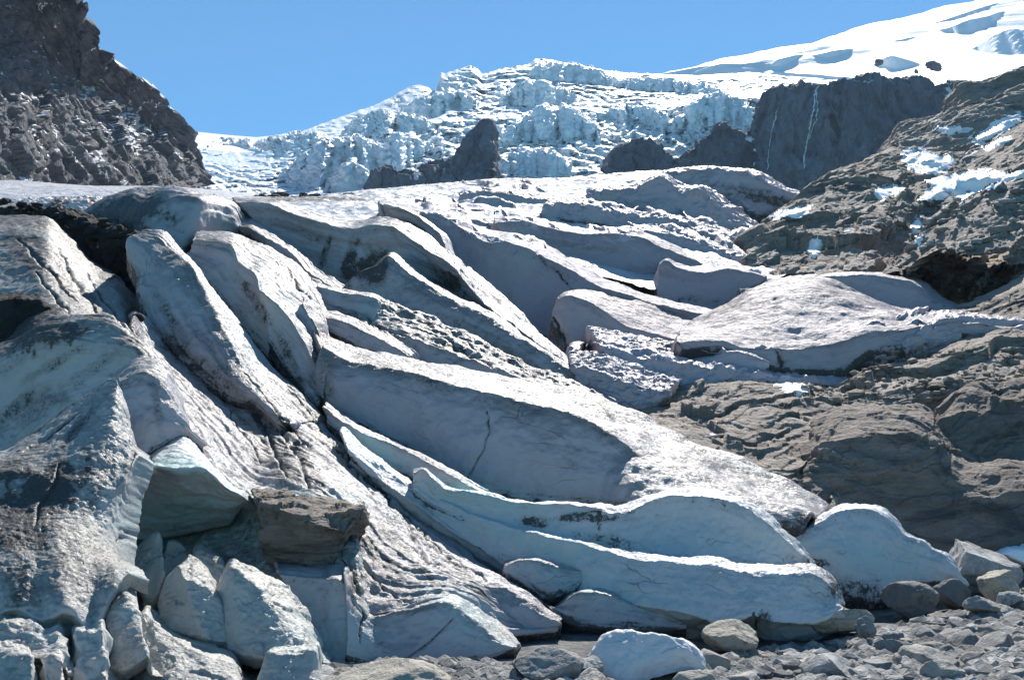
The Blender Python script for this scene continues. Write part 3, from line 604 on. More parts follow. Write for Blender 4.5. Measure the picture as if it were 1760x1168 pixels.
# bright faceted ridge below it
ir([L([34.5, 33, 32, 29.5], '560 520 620 530 660 525 720 560 800 600 880 640 960 680 1040 705 1080 720'),
    L([36.5, 36, 34, 31], '640 458 668 437 692 457 719 478 747 493 791 519 842 543 921 595 1000 650 1060 690'),
    L([40, 39, 37, 32], '655 448 676 432 702 452 730 474 756 488 800 512 850 536 930 590 1010 645 1070 685')], seed=123, mat=G_, amp=A25, back=(26, 2), bulge=[0, 5])

# big lit slope above the great fin
ir([L([29, 28, 27, 25, 23], '560 590 620 600 700 620 780 650 900 690 1000 720 1110 740'),
    L([30.5, 31, 30, 28, 25], '555 560 610 566 650 572 700 580 790 610 900 650 1000 685 1110 722'),
    L([33.5, 33, 32.5, 31, 27.5], '535 478 580 500 640 510 690 528 740 545 808 572 877 612 1010 668 1100 716')], seed=124, mat=G_, amp=A25 + [('r', 60, 5)], bulge=[0, 0, -4], dirt=.05)
ir([L([28.5, 28, 27], '552 560 600 590 660 612 700 622'), L([29.5, 29, 28], '548 540 600 556 650 580 705 612'), L([32, 31, 29], '560 530 612 545 665 570 715 605')], seed=125, mat=G_, amp=A25, back=(20, 1.5))
ir([L([31.5, 31], '560 545 590 545 620 545 640 558'), L([32.5, 32], '545 492 580 500 642 510 650 520'), L([34, 33.5], '550 486 585 495 644 505 660 515')], seed=126, mat=G_, amp=A25, back=(20, 2), rnd=1)

# the great smooth fin
ir([L([24, 22.6, 21, 20.4, 20.2, 20.2, 20.4], '544 680 568 700 654 750 740 797 825 846 894 862 960 868 1028 868 1090 872 1180 880 1290 895 1380 905'),
    L([25.3, 24.4, 23.2, 22.6, 21.9, 21.5, 21.2], '556 596 600 620 678 633 740 649 825 666 911 690 1000 714 1072 760 1120 790 1200 820 1300 855 1400 888'),
    L([27.5, 27, 26.5, 26, 25.2, 24.2, 22.6], '562 580 603 598 670 610 740 625 825 640 930 662 1010 676 1100 710 1150 736 1240 768 1330 810 1425 868')],
   seed=130, keep=(1030, 1110), mat=G_, amp=[('f', 130, 7), ('f', 40, 2.2), ('f', 12, .6)], bulge=[0, 12, -4], label='largest smooth fin with one wide shaded face', name='ice_fin', back=(60, 3))
# dome at the upper left
ir([L([40, 39, 37.5, 36.6, 37, 38], '95 395 150 400 200 410 240 405 280 425 310 436 350 412 385 408 420 412'),
    L([46, 44, 40.5, 38, 40, 43], '120 378 170 350 215 336 250 345 300 332 342 340 365 345 400 360 420 396'),
    L([49, 47, 45, 43, 43, 45], '125 374 185 340 240 323 270 322 300 321 345 331 372 340 405 352 425 385')], seed=140, mat=G_, amp=A25, name='ice_ridge', bulge=[0, 8, 3], rnd=4)
ir([L([42, 40.5, 38, 34], '376 352 398 385 420 402 460 422 500 452 540 490 580 520'), L([43, 41.5, 39, 35], '362 338 390 352 408 384 428 390 464 411 500 436 534 470 590 502'), L([46, 44.5, 42, 37], '368 335 400 346 420 372 440 380 475 402 510 428 545 462 600 496')], seed=141, mat=G_, amp=A25, rnd=2, back=(20, 2))
# second serac, behind the tall one
ir([L([30, 29, 27.5, 26, 24.5, 24], '310 440 346 480 380 520 411 560 450 606 500 665 540 700'),
    L([32, 31, 30, 29, 27, 25.3], '330 412 396 420 411 452 438 472 455 515 530 560 552 600'),
    L([37, 37, 36, 34.5, 31, 28.5], '345 398 400 402 455 420 507 451 534 480 558 525 566 585')], seed=142, mat=G_, amp=A25, name='ice_fin', bulge=[0, -10, 4], rnd=3)
ir([L([25.2, 24.6, 24.2], '462 590 505 650 545 700'), L([26.4, 25.6, 25], '446 498 500 548 550 640'), L([28, 27.4, 27], '455 490 512 535 560 590')], mat=G_, amp=A25, seed=171, name='ice_face', bulge=[0, -6])
ir([L([26.6, 26, 25.6], '505 540 530 590 548 660'), L([27, 26.6, 26], '520 520 545 560 556 600'), L([28.4, 28, 27.4], '530 500 556 540 562 585')], mat=G_, amp=A25, seed=172, name='ice_face')
# tall pale serac on the left
ir([L([24.5, 24, 23.5, 22.5, 21.5, 20.6], '219 440 236 480 240 520 262 565 300 610 345 650 390 682 440 700 480 740'),
    L([26.6, 26, 25, 24, 23, 22, 21.2], '240 402 274 408 301 434 329 456 348 495 372 540 397 586 420 636 452 676 500 730'),
    L([27.6, 28, 27.5, 26.5, 25.5, 24.5, 23.5], '250 397 284 398 315 434 346 471 377 512 411 553 445 601 479 642 524 682 560 722')], seed=143, mat=G_, amp=A25, name='ice_fin', bulge=[0, 14, 4], label='tall pale fin with a blue shaded flank and a sharp lit edge', rnd=3)
# the long lit ramp that runs down to the gravel
ir([L([20, 19.6, 18.6, 17.8, 17.2, 16.6, 16.0, 15.2, 14.4, 14.4, 14.6, 15.6, 16.2], '225 560 260 640 310 720 345 780 385 835 430 862 500 880 560 915 590 990 631 1052 692 1045 768 1028 860 1085 958 1080'),
    L([22, 21.6, 20.8, 20, 19.2, 18.4, 17.6, 16.8, 16.2, 15.8, 16, 16.4, 16.8], '228 545 280 620 350 690 400 740 440 790 500 800 560 830 620 880 670 930 720 960 790 990 870 1030 945 1070'),
    L([24, 24.6, 24.8, 24, 23.2, 22.4, 21.4, 20.4, 19.4, 18.4, 17.8, 17.2], '232 535 310 600 400 660 500 662 545 709 603 767 654 815 705 863 767 915 829 962 900 1014 962 1066')], seed=144, face=None, mat=M['ice16'], amp=[('f', 140, 7), ('f', 40, 3), ('flow', 60, 4.5), ('f', 12, 1.)], name='ice_ramp', label='long glittering lit ramp running down to the gravel', skirt=(10, 2), bulge=[0, 0, -4], back=(24, .6), dirt=.05, flowsc=(300, 15))
# faces under the ramp's lower edge
ir([L([13.4, 13.1, 13.0, 13.2, 14], '596 1130 640 1140 700 1158 765 1160 840 1132 885 1114'), L([14.1, 14.3, 14.4, 14.5, 14.4, 14.4], '590 985 631 1052 692 1045 770 1030 812 1058 860 1100 886 1112'), L([15.5, 15.8, 16, 16, 15.6, 15], '600 960 650 1010 700 1020 770 1010 830 1045 870 1080 892 1105')], mat=M['ice16'], amp=A16, seed=145, rnd=2, name='ice_face', bulge=[0, 6])
ir([L([15.6, 15.4, 15.4, 15.8], '775 1050 820 1085 880 1095 930 1092 965 1078'), L([16.3, 16.4, 16.3, 16.2], '760 985 820 1002 870 1008 915 1035 965 1066'), L([17.6, 17.4, 17.2, 16.8], '740 950 800 965 850 985 910 1018 968 1060')], mat=M['ice16'], amp=A16, seed=146, rnd=3, name='ice_face', bulge=[0, 10])
ir([L([16.8, 16.7, 17], '870 985 910 1012 945 1030 990 1010 1010 990'), L([17.5, 17.4, 17.6], '868 972 890 962 925 962 965 975 1000 985'), L([18.5, 18.4, 18.4], '870 966 895 957 930 957 970 968 1005 978')], mat=M['ice16'], amp=A16, seed=147, back=(30, .6), name='ice_lump')
ir([L([16.4, 16.3, 16.2, 16.2], '930 1030 980 1072 1050 1080 1120 1084 1180 1080'), L([16.9, 16.8, 16.8, 16.7], '950 1045 985 1022 1030 1018 1090 1040 1180 1066'), L([17.5, 17.4, 17.4, 17.2], '955 1038 990 1014 1040 1010 1100 1030 1185 1058')], mat=M['ice16'], amp=A16, seed=148, back=(30, .6), name='ice_lump', dirt=.15)

# the narrow strip in the crevice, then the two low parallel fins
ir([L([22.2, 21, 19.6], '560 725 600 760 650 792 700 822 770 850 820 862'), L([22.8, 21.6, 20], '555 700 586 722 620 741 671 762 723 786 760 808 830 848'), L([23.6, 22.4, 20.4], '560 690 595 715 630 736 680 758 730 780 770 802 840 842')], mat=G_, amp=A25, seed=150, name='ice_rib', bulge=[0, -5])
ir([L([18.8, 18.2, 17.8, 17.6, 17.5, 17.6], '700 842 760 880 850 910 940 935 1020 950 1100 965 1200 975 1300 980 1396 980'),
    L([19.8, 19.2, 18.8, 18.5, 18.5, 18.4, 18.2], '710 812 728 808 744 824 772 842 808 846 842 852 890 862 945 865 1000 869 1036 876 1070 879 1098 867 1130 855 1190 850 1238 857 1278 871 1320 896 1336 914 1366 940 1394 970'),
    L([20.3, 19.7, 19.3, 19.6, 20.2, 19.2, 18.7], '712 808 730 804 748 820 778 838 812 842 850 848 896 858 950 861 1004 864 1040 868 1075 866 1100 856 1135 845 1195 838 1245 845 1288 862 1326 886 1342 905 1372 932 1402 965')],
   mat=M['pale'], amp=A16 + [('f', 26, 2.6, (1, 1, .35)), ('f', 5, .5)], seed=151, name='ice_fin', label='low fin with a green blue left part and a rounded pale hump on its right', rnd=2, bulge=[0, -8], back=(40, .8))
ir([L([20.4, 19.4, 18.6, 17.9, 17.2, 17.3, 16.9, 16.6], '600 782 650 832 720 882 800 942 880 992 946 1042 1000 1064 1060 1082 1110 1100 1160 1104 1225 1096 1290 1072 1330 1086 1400 1080 1450 1052'),
    L([20.2, 19.2, 18.1, 17.2, 16.5, 16.2, 16.1, 16.2], '600 776 650 822 720 872 800 930 880 978 946 1022 1000 1038 1060 1040 1110 1044 1160 1052 1212 1064 1240 1074 1290 1058 1330 1070 1400 1068 1450 1046'),
    L([21.2, 20, 18.9, 17.9, 17.1, 16.7, 16.5, 16.5], '585 740 613 765 654 798 692 824 726 855 760 862 808 882 860 899 912 916 966 928 1021 940 1069 954 1117 961 1175 968 1227 968 1261 978 1295 983 1347 983 1381 981 1412 992 1434 1016 1446 1040'),
    L([21.9, 20.6, 19.4, 18.4, 17.6, 17.3, 17.2, 17.1], '592 735 620 760 660 793 698 820 732 850 766 857 814 877 866 894 918 911 972 922 1027 934 1075 946 1123 952 1181 957 1233 956 1267 966 1300 970 1352 970 1387 970 1420 982 1442 1008 1452 1036')],
   mat=M['pale'], amp=A16 + [('f', 26, 2.6, (1, 1, .35)), ('f', 5, .5)], seed=152, face=None, name='ice_fin', label='long lowest fin undercut at its foot beside the gravel', rnd=2, bulge=[0, -10], back=(50, .8))
# snout
ir([L([19.8, 19.6, 19.8, 20, 20.4, 20.8], '1385 985 1430 1004 1470 1022 1520 1030 1545 1018 1562 1006 1600 1001 1655 1004'),
    L([20.5, 20.6, 20.9, 21, 21, 21.2], '1359 930 1383 913 1420 886 1451 872 1499 875 1523 886 1540 905 1556 922 1592 936 1600 944 1626 955 1641 975 1656 1002'),
    L([21.6, 21.9, 22, 21.8, 21.6, 21.5], '1362 922 1388 904 1426 880 1456 866 1503 869 1530 880 1547 899 1563 917 1597 931 1606 940 1631 951 1646 972 1660 998')],
   mat=M['pale'], amp=A16 + [('f', 26, 2.6, (1, 1, .35)), ('f', 5, .5)], seed=153, name='ice_fin', label='rounded snout at the right end of the ice, beside the grey boulder', rnd=2, bulge=[0, 8], back=(70, 1.2))
ir([L([18.6, 19], '1380 1040 1430 1045 1480 1042 1540 1040'), L([20.4, 20.6], '1380 985 1440 1000 1490 1016 1545 1018'), L([21, 21], '1380 980 1440 990 1495 1008 1550 1012')], mat=M['ice16'], amp=A16, seed=154, name='ice_lump', dirt=.5)

# left front: dirty slope, dark hollow, hooked rim, bulging nose
ir([L([20.6, 21, 21.4, 21.6], '-120 640 0 610 60 560 110 555 170 575 225 600 250 615'), L([27, 27.4, 27.4, 27.2, 25], '-120 400 0 395 80 400 110 430 160 475 205 500 235 560'), L([31, 31.5, 31.6, 30.4, 28.6], '-120 372 0 368 78 372 112 400 150 440 208 478 222 500')], mat=M['grey'], amp=[('f', 120, 5), ('f', 26, 1.6), ('f', 9, .9)], seed=160, face=None, name='ice_slope', dirt=.22, label='dirt streaked lit slope')
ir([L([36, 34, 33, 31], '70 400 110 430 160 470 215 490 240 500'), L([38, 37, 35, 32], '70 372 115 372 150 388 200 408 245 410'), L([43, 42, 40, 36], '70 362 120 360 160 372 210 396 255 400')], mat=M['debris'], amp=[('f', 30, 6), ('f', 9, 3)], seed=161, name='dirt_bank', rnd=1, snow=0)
ir([L([42, 42, 41], '-200 400 0 400 80 402 150 395 200 392'), L([48, 48, 46], '-200 362 0 362 80 352 130 348 200 356'), L([60, 60, 60], '-200 350 0 345 80 342 150 338 220 340')], mat=M['plateau'], amp=[('r', 40, 5), ('f', 12, 3)], seed=162, face=None, name='ice_slope', dirt=.3)
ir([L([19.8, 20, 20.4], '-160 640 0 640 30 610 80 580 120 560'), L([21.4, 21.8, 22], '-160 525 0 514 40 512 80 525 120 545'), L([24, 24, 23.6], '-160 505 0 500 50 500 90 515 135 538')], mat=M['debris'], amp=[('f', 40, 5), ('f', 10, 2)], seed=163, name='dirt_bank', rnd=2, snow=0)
ir([L([18, 17.6, 17.2, 16.6, 16.4], '-160 820 0 790 60 750 120 710 180 675 215 672 232 740 242 800'),
    L([19.6, 19.4, 18.8, 18.2, 17.6, 17], '-160 640 0 625 60 580 130 585 200 592 240 612 262 660 276 730 290 770'),
    L([20.8, 20.6, 20, 19.2, 18.4, 17.6], '-160 600 0 590 68 556 113 540 192 538 232 575 282 622 303 680 325 745')],
   mat=M['grey'], amp=A16, seed=164, name='ice_rim', bulge=[0, -14, 6], label='hooked blue shaded rim curling round a hollow', rnd=4, back=(60, 1.5))
ir([L([16.3, 16.2, 16.4], '215 790 240 800 265 775 300 755 322 750'), L([16.9, 17, 17.4], '205 655 240 640 275 650 305 690 322 735'), L([18, 18, 18.2], '200 640 235 615 282 622 312 680 328 740')], mat=M['ice16'], amp=A16, seed=165, name='ice_rim', bulge=[0, 8], rnd=3)
ir([L([11.6, 11.5, 11.4, 11.6, 12.2], '-200 1100 -60 1080 20 1048 75 1065 118 1050 160 1078 195 1010 222 985'),
    L([12.6, 12.5, 12.6, 12.9, 13.2, 13.4], '-200 930 -60 910 40 905 95 905 140 905 172 915 192 940 204 966'),
    L([13.6, 13.5, 13.4, 13.6, 14.2], '-200 810 -60 800 20 810 90 815 150 820 195 840 222 810 238 780'),
    L([16.4, 16.2, 15.8, 15.4, 15, 14.8], '-200 800 -60 790 5 778 60 738 130 688 178 656 202 650 218 700 236 765')],
   mat=M['grey'], amp=[('f', 90, 4), ('f', 26, 1.8), ('f', 9, 1.2)], seed=166, face=None, name='ice_nose', bulge=[0, 10, -10, 8], label='bulging rough nose of ice with a dark dirt hole', rnd=5, back=(60, 1.2), dirt=.1)
# overhanging teal wedge
ir([L([17.4, 17.0, 16.9, 16.5], '190 925 288 922 335 912 395 898 412 868'), L([16.2, 15.6, 15.4, 15.5], '215 825 260 800 305 808 352 806 388 836 414 850'), L([17.6, 17.6, 17.4, 16.8], '215 780 262 762 315 742 345 780 388 826 418 846')], mat=M['pale'], amp=A16, seed=167, face=None, name='ice_overhang', bulge=[0, 6, 4], teal=.12, skirt=(6, 2), rnd=3, label='overhanging wedge of green tinted ice')
ir([L([17.5, 17.2, 17], '225 800 260 800 300 812 352 806'), L([17.8, 17.4, 17.2], '235 775 265 765 310 750 330 770')], mat=M['ice16'], amp=A16, seed=168, name='ice_overhang', teal=.3, rnd=3)
ir([L([16, 15.6, 15.4, 15.2, 14.6], '180 1010 260 1000 380 1000 460 990 560 1000 620 1010'), L([18.5, 18, 17.6, 17, 16], '180 900 260 915 330 905 400 880 440 860 600 900'), L([19, 19, 19, 18.5, 17], '180 860 260 880 330 880 400 860 440 840 600 880')], mat=M['grey'], amp=[('f', 60, 8), ('f', 20, 3)], seed=169, face=None, name='ice_floor', teal=.15, dirt=.05)
# scalloped wall under and right of the brown boulder
ir([L([12.6, 12.8, 13], '540 1175 580 1180 610 1160 640 1150'), L([14.2, 14.2, 14.1, 14.2], '480 985 540 990 590 1000 632 1055'), L([15.2, 15.1, 15], '470 965 540 972 600 975 640 1030')], mat=M['ice16'], amp=A16 + [('scal', 60, -6)], seed=170, name='ice_face', bulge=[0, -8], teal=.1)

# ---- separate blocks of ice at the front left
def block(base, crest, top, label, seed, d=None, amp=None, group=None, **k):
    o = loft('ice_block', [base, crest, top], M['block'], None, back=(base[:, 1].mean() - top[:, 1].mean() + 10, .35), skirt=(20, .25), amp=amp or [('a', 46, 3.2), ('f', 60, 3), ('f', 22, 1.6), ('f', 7, .8)], seed=seed, rnd=k.pop('rnd', 2), taper=k.pop('taper', .16), basedirt_shade=.35, **k)
    tag(o, label, 'ice block'); return o
block(L(14.6, '226 985 240 1010 262 1030 288 985'), L([14.9, 14.7], '230 950 255 925 272 918 281 950'), L([15.1], '233 944 257 920 271 912 279 925'), 'narrow pale fang of ice standing upright left of the pointed block', 201, teal=.1)
block(L([15.4], '275 1030 300 1030 330 1010'), L([15.7], '282 932 306 930 332 946'), L([15.9], '284 928 306 926 332 942'), 'flat blue grey slab of ice tucked behind the fang', 202)
block(L([14.6], '330 1000 360 1010 388 1000'), L([14.9], '329 944 345 942 388 966'), L([15.4], '330 938 348 936 392 960'), 'small ice wedge with a bright crest behind the pointed block', 203)
block(L([13.0, 12.7, 12.9], '262 1060 300 1085 350 1096 385 1104 404 1100'), L([13.4, 13.0, 13.1], '270 1022 305 975 318 995 345 1000 398 1055'), L([13.8, 13.9, 13.7], '277 1002 316 962 329 950 358 974 402 1062'), 'pointed pyramid of grey ice, tallest of the loose blocks', 204, rnd=3)
block(L([12.9, 12.6, 12.5, 12.8], '385 1100 410 1120 450 1130 510 1125 556 1118'), L([13.4, 13.2, 13.1, 13.0], '362 972 401 975 430 1002 470 1040 552 1108'), L([14.0, 14.0, 13.9, 13.6], '368 964 402 958 455 982 500 1008 556 1096'), 'broad curved block of ice below the brown boulder', 205, rnd=3)
block(L([11.8, 11.6, 11.8], '425 1185 480 1190 556 1185'), L([12.1, 11.9, 12.1], '452 1120 500 1122 552 1114'), L([12.7, 12.7, 12.6], '456 1112 514 1106 554 1100'), 'square topped block of ice at the bottom edge below the broad curved one', 206)
block(L([11.6, 11.3, 11.5], '240 1170 300 1185 360 1190 420 1175'), L([12.3, 12.0, 12.0], '228 1040 290 1092 360 1130 421 1142'), L([13.2, 13.2, 12.9], '236 1016 300 1080 352 1096 416 1120'), 'long low slab of dirty ice in front of the pointed pyramid', 207, dirt=.15)
block(L([11.4, 11.2], '180 1150 215 1150 262 1120'), L([12.0, 12.0], '185 1030 215 1020 240 1050'), L([12.8, 12.8], '188 1012 212 1000 236 1020'), 'cracked upright lump of ice between the nose and the long slab', 208, dirt=.1)
block(L([10.8, 10.7], '118 1180 150 1180 190 1168'), L([11.3, 11.2], '125 1085 150 1085 182 1085'), L([11.9, 11.9], '122 1060 155 1075 180 1040'), 'smooth yellow grey lump of ice under the nose', 209, amp=[('f', 70, 12), ('f', 24, 4), ('f', 8, 1)], rnd=8)
block(L([10.9, 10.8], '-30 1120 30 1135 60 1130 118 1140'), L([11.3, 11.2], '-30 1060 25 1070 70 1085 115 1080'), L([11.8, 11.8], '-30 1040 20 1046 70 1060 115 1055'), 'low sunlit shelf of ice at the left edge', 210, amp=[('f', 70, 12), ('f', 24, 4), ('f', 8, 1)], rnd=8)
block(L([10.2, 10.1], '-40 1200 20 1210 66 1200'), L([10.5, 10.4], '-40 1120 25 1120 62 1130'), L([11, 11], '-40 1104 25 1100 60 1112'), 'rough pebbly block of ice in the bottom left corner', 211, amp=[('f', 70, 12), ('f', 24, 4), ('f', 8, 1)], dirt=.2, rnd=8)
block(L([10.4, 10.3], '68 1200 90 1200 120 1195'), L([10.7, 10.7], '70 1135 90 1132 112 1132'), L([11.1, 11.1], '72 1126 90 1122 110 1124'), 'small square block of ice next to the corner block', 212, amp=[('f', 70, 12), ('f', 24, 4), ('f', 8, 1)], rnd=8)

# ---- little scarps: steep steps that stand on a surface already built
def scarp(name, b, c, keys, mat, parent, sp=2.4, dirt=0, jit=0., amp=(('f', 12, .5),)):
    b = L(1, b); c = L(1, c); n = max(6, int(np.ptp(b[:, 0]) / sp))
    f = lambda r: catmull(r, np.linspace(0, len(r) - 1, n))
    b, c = f(b), f(c); w_ = np.sin(np.linspace(0, math.pi, n)) ** .55; c[:, :2] = b[:, :2] + (c[:, :2] - b[:, :2]) * w_[:, None]
    c[:, 1] += jit * fbm(np.stack([c[:, 0] / 16, c[:, 1] * 0, c[:, 1] * 0 + b[0, 0]], -1), 4, 7) * w_; rows = [[], [], []]
    for (u, v, _), (u2, v2, _) in zip(b, c):
        h = ray_hit(u, v, keys); h2 = ray_hit(u2, v2 - 1, keys)
        if h is None or h2 is None: continue
        d = h[0].y; d2 = max(h2[0].y, d * 1.01)
        rows[0].append((u, v + 1.5, d)); rows[1].append((u2, v2, d + (d2 - d) * .12)); rows[2].append((u2, v2 - 1, d2))
    if len(rows[0]) < 4: return
    return loft(name, rows, mat, parent, sp=sp, rnd=1, seed=5, dirt=dirt, amp=amp, ends=False)
sn_o = bpy.data.objects['snow_slope']
for b, c in [('1322 113 1345 113 1382 95', '1320 112 1338 102 1380 88'), ('1393 97 1430 98 1468 86', '1390 95 1428 88 1462 80'),
             ('1610 52 1660 58 1700 46 1728 22', '1608 50 1650 38 1690 28 1724 10'), ('1600 42 1650 32 1722 6', '1598 40 1648 26 1718 0'),
             ('1668 84 1700 92 1760 94 1820 84', '1666 82 1696 66 1740 46 1810 30'), ('1500 112 1540 118 1582 112', '1498 109 1530 96 1578 104'),
             ('1530 72 1560 70 1580 64', '1528 71 1558 66 1578 61'), ('1180 130 1240 116 1280 112', '1176 128 1236 110 1276 108')]:
    scarp('snow_step', b, c, ['snow_slope'], M['farsnow'], sn_o)
# ledges and crevasse lips of the icefall
for b, c in [('340 262 380 250 420 254 450 262', '342 256 380 244 418 246 448 258'), ('440 250 480 262 520 262 560 244', '442 240 480 240 520 232 560 222'),
             ('485 300 500 322 560 320 640 310 680 290', '482 290 520 268 570 246 620 226 660 216'), ('560 330 600 340 636 330', '564 300 596 286 632 276'),
             ('590 240 640 236 690 232 740 226', '592 206 640 196 690 196 738 190'), ('690 200 740 200 790 186 820 190', '692 172 740 164 790 160 820 164'),
             ('848 296 900 300 950 304 980 302', '850 268 900 260 950 262 985 276'), ('860 250 920 240 980 236 1030 244', '862 212 920 190 980 186 1030 196'),
             ('990 200 1050 206 1110 214 1160 226', '994 204 1048 190 1100 180 1150 186'), ('1060 150 1120 156 1180 160 1260 170', '1062 130 1120 136 1180 142 1260 146'),
             ('915 136 960 140 1020 146 1060 150', '915 104 960 112 1020 122 1058 132'), ('1160 220 1200 226 1250 216 1300 214', '1162 186 1200 172 1250 164 1300 168'),
             ('640 286 680 300 720 270 760 262', '644 244 680 232 720 240 760 256'), ('860 180 920 184 990 176', '862 150 920 146 990 152')]:
    scarp('ice_cliff', b, c, ['icefall'], M['fall'], fall, jit=7., amp=(('v', 22, 5), ('v', 9, 2.2), ('f', 16, 4), ('f', 5, 1.2)))

# small broken steps on the upper and middle ice
V_ = []; F_ = []; k_ = 0
for P_, f_ in MID: V_.append(P_); F_.append(f_ + k_); k_ += len(P_)
BV['mid'] = (np.concatenate(V_), np.concatenate(F_))
rs = np.random.RandomState(77)
for i in range(95):
    if i < 60: u, v = rs.uniform(700, 1360), rs.uniform(322, 425) + 0
    elif i < 78: u, v = rs.uniform(960, 1330), rs.uniform(590, 665)
    else: u, v = rs.uniform(1480, 1740), rs.uniform(545, 590)
    if i < 60: v += (u - 1000) * .09
    n_ = 7; ln = rs.uniform(30, 110) * (.75 if i >= 60 else 1); an = R(rs.uniform(-4, 26)) if i < 78 else R(rs.uniform(-20, 10)); hh = rs.uniform(4, 15) * (.6 + .4 * ln / 80)
    t_ = np.linspace(0, 1, n_); uu_ = u + t_ * ln * math.cos(an); vv_ = v + t_ * ln * math.sin(an) + 3 * np.sin(t_ * 5 + i)
    sh = rs.uniform(-8, 8)
    scarp('ice_step', ' '.join(f'{x:.1f} {y:.1f}' for x, y in zip(uu_, vv_)), ' '.join(f'{x:.1f} {y:.1f}' for x, y in zip(uu_ + sh, vv_ - hh)), ['mid'], M['ice50'], gl, jit=4., amp=(('f', 26, 2.5), ('f', 8, .8)))

# ================================================================== BEDROCK AT THE RIGHT
def bed(rows, mat, seed, amp, label=None, snow=None, **k):
    o = loft('bedrock', rows, mat, None, amp=amp, seed=seed, snow=snow if snow is not None else 0, rnd=k.pop('rnd', 0), sp=2.1, **k)
    tag(o, kind='structure'); return o
def strat(a, w, rot):
    """angular slabs and ledges that dip one way (px units)"""
    def f(G, Q, fl):
        c, s_ = math.cos(rot), math.sin(rot)
        X, Z = Q[..., 0] * c + Q[..., 2] * s_, -Q[..., 0] * s_ + Q[..., 2] * c
        q = np.stack([X / (w * 5.2), Q[..., 1] / (w * 5), Z / w], -1) + .25 * fbm(Q / (w * 3), 3, 84)[..., None]
        return a * (.8 * facet(q * .5, 81, 1.3) + .62 * facet(q, 85, 1.2) + .30 * facet(q * 2.2, 86, 1.2) + .12 * facet(q * 4.8, 87, 1.2) + .6 * fbm(Q / (w * 5), 2, 88) + .06 * fbm(Q / 5, 2, 89))
    return f
SN2 = [(1592, 272, 48, 14, 22, .75), (1610, 285, 22, 14, 20, .7), (1660, 318, 75, 18, -8, .9), (1730, 305, 45, 10, -10, .7), (1712, 222, 46, 13, -32, .85), (1690, 240, 22, 6, -35, .6), (1640, 222, 26, 7, 5, .7),
       (1665, 265, 36, 6, -30, .5), (1640, 350, 30, 6, -20, .55), (1575, 385, 5, 26, 0, .55), (1400, 422, 10, 16, 30, .45), (1420, 320, 20, 4, 10, .6), (1365, 365, 25, 12, -5, .75), (1530, 370, 20, 4, -20, .45), (1470, 390, 60, 5, -25, .4), (1620, 180, 12, 40, 15, .5)]
# dark spur high on the right
bed([L([190, 180, 170], '1500 290 1560 280 1620 260 1680 230 1760 215 1920 200'), L([205, 190, 180], '1515 262 1545 232 1600 214 1640 205 1700 190 1760 180 1920 170'),
     L([215, 205, 200], '1520 258 1550 222 1600 210 1626 196 1634 170 1655 148 1690 140 1730 126 1760 120 1920 84')], M['bed80'], 301, [('f', 60, 6)], fn=strat(12, 32, .3), snow=box_snow(SN2), back=(30, 30), skirt=(70, -10), bvh='spur')
# sunny slabby slope with snow patches
bed([L([66, 62, 60, 58, 56], '1270 460 1340 458 1420 462 1500 470 1580 520 1640 548 1700 552 1780 560 1920 575'),
     L([80, 78, 76, 72, 68], '1290 425 1350 410 1420 400 1500 400 1580 430 1640 440 1720 420 1780 400 1920 370'),
     L([105, 104, 100, 92, 88], '1308 392 1360 360 1420 330 1500 320 1580 340 1650 350 1720 330 1780 310 1920 270'),
     L([150, 150, 150, 140, 130], '1330 384 1370 345 1410 318 1465 292 1520 262 1545 252 1600 250 1660 262 1720 240 1780 205 1920 150')], M['bed80'], 302, [('f', 90, 9)], skirt=(60, -8), fn=strat(13, 34, .55), snow=box_snow(SN2), back=(30, 20), bvh='slope')
# big dark shoulder at the right edge and the pale slab below it
bed([L([56, 52, 50], '1500 478 1560 470 1620 440 1700 440 1780 450 1920 450'), L([60, 56, 54], '1530 462 1590 420 1650 385 1700 380 1780 385 1920 380'), L([66, 63, 60], '1545 440 1600 395 1650 352 1700 325 1760 300 1920 250')], M['bed80'], 303, [('f', 90, 7)], fn=strat(14, 40, .6), snow=box_snow(SN2), back=(30, 10), bvh='shoulder')
bed([L([44, 42, 40], '1600 550 1680 565 1760 570 1920 590'), L([52, 50, 48], '1612 532 1690 508 1760 468 1920 400')], M['bed80'], 304, [('f', 60, 3)], fn=strat(4, 20, .5), back=(30, 3))
# rock right of the snout: rough slope, dark ledges, and the big domed wall
bed([L([27, 25.6, 24.6, 24, 23.6], '1080 735 1160 760 1250 800 1330 845 1400 885 1440 900'),
     L([31, 30, 28.6, 27, 26], '1095 705 1170 705 1250 720 1330 745 1400 790 1450 800'),
     L([36, 36, 35, 33, 32], '1105 690 1140 672 1210 656 1330 662 1440 680 1520 700'),
     L([39, 40, 40, 39, 38], '1110 682 1150 664 1215 650 1335 652 1450 660 1540 680')], M['bed30'], 305, [('f', 110, 7)], fn=strat(11, 34, .25), back=(20, 2), rnd=1, bvh='low rock')
bed([L([32, 31, 30, 30], '1400 745 1480 740 1560 760 1640 790 1780 800 1920 800'), L([34, 33, 32, 32], '1400 690 1480 668 1560 668 1650 655 1780 645 1920 640'), L([40, 40, 40, 40], '1420 668 1470 642 1530 618 1570 606 1640 590 1700 578 1780 568 1920 555')], M['bed30'], 306, [('f', 110, 9)], fn=strat(13, 44, .3), back=(20, 4), bvh='ledges')
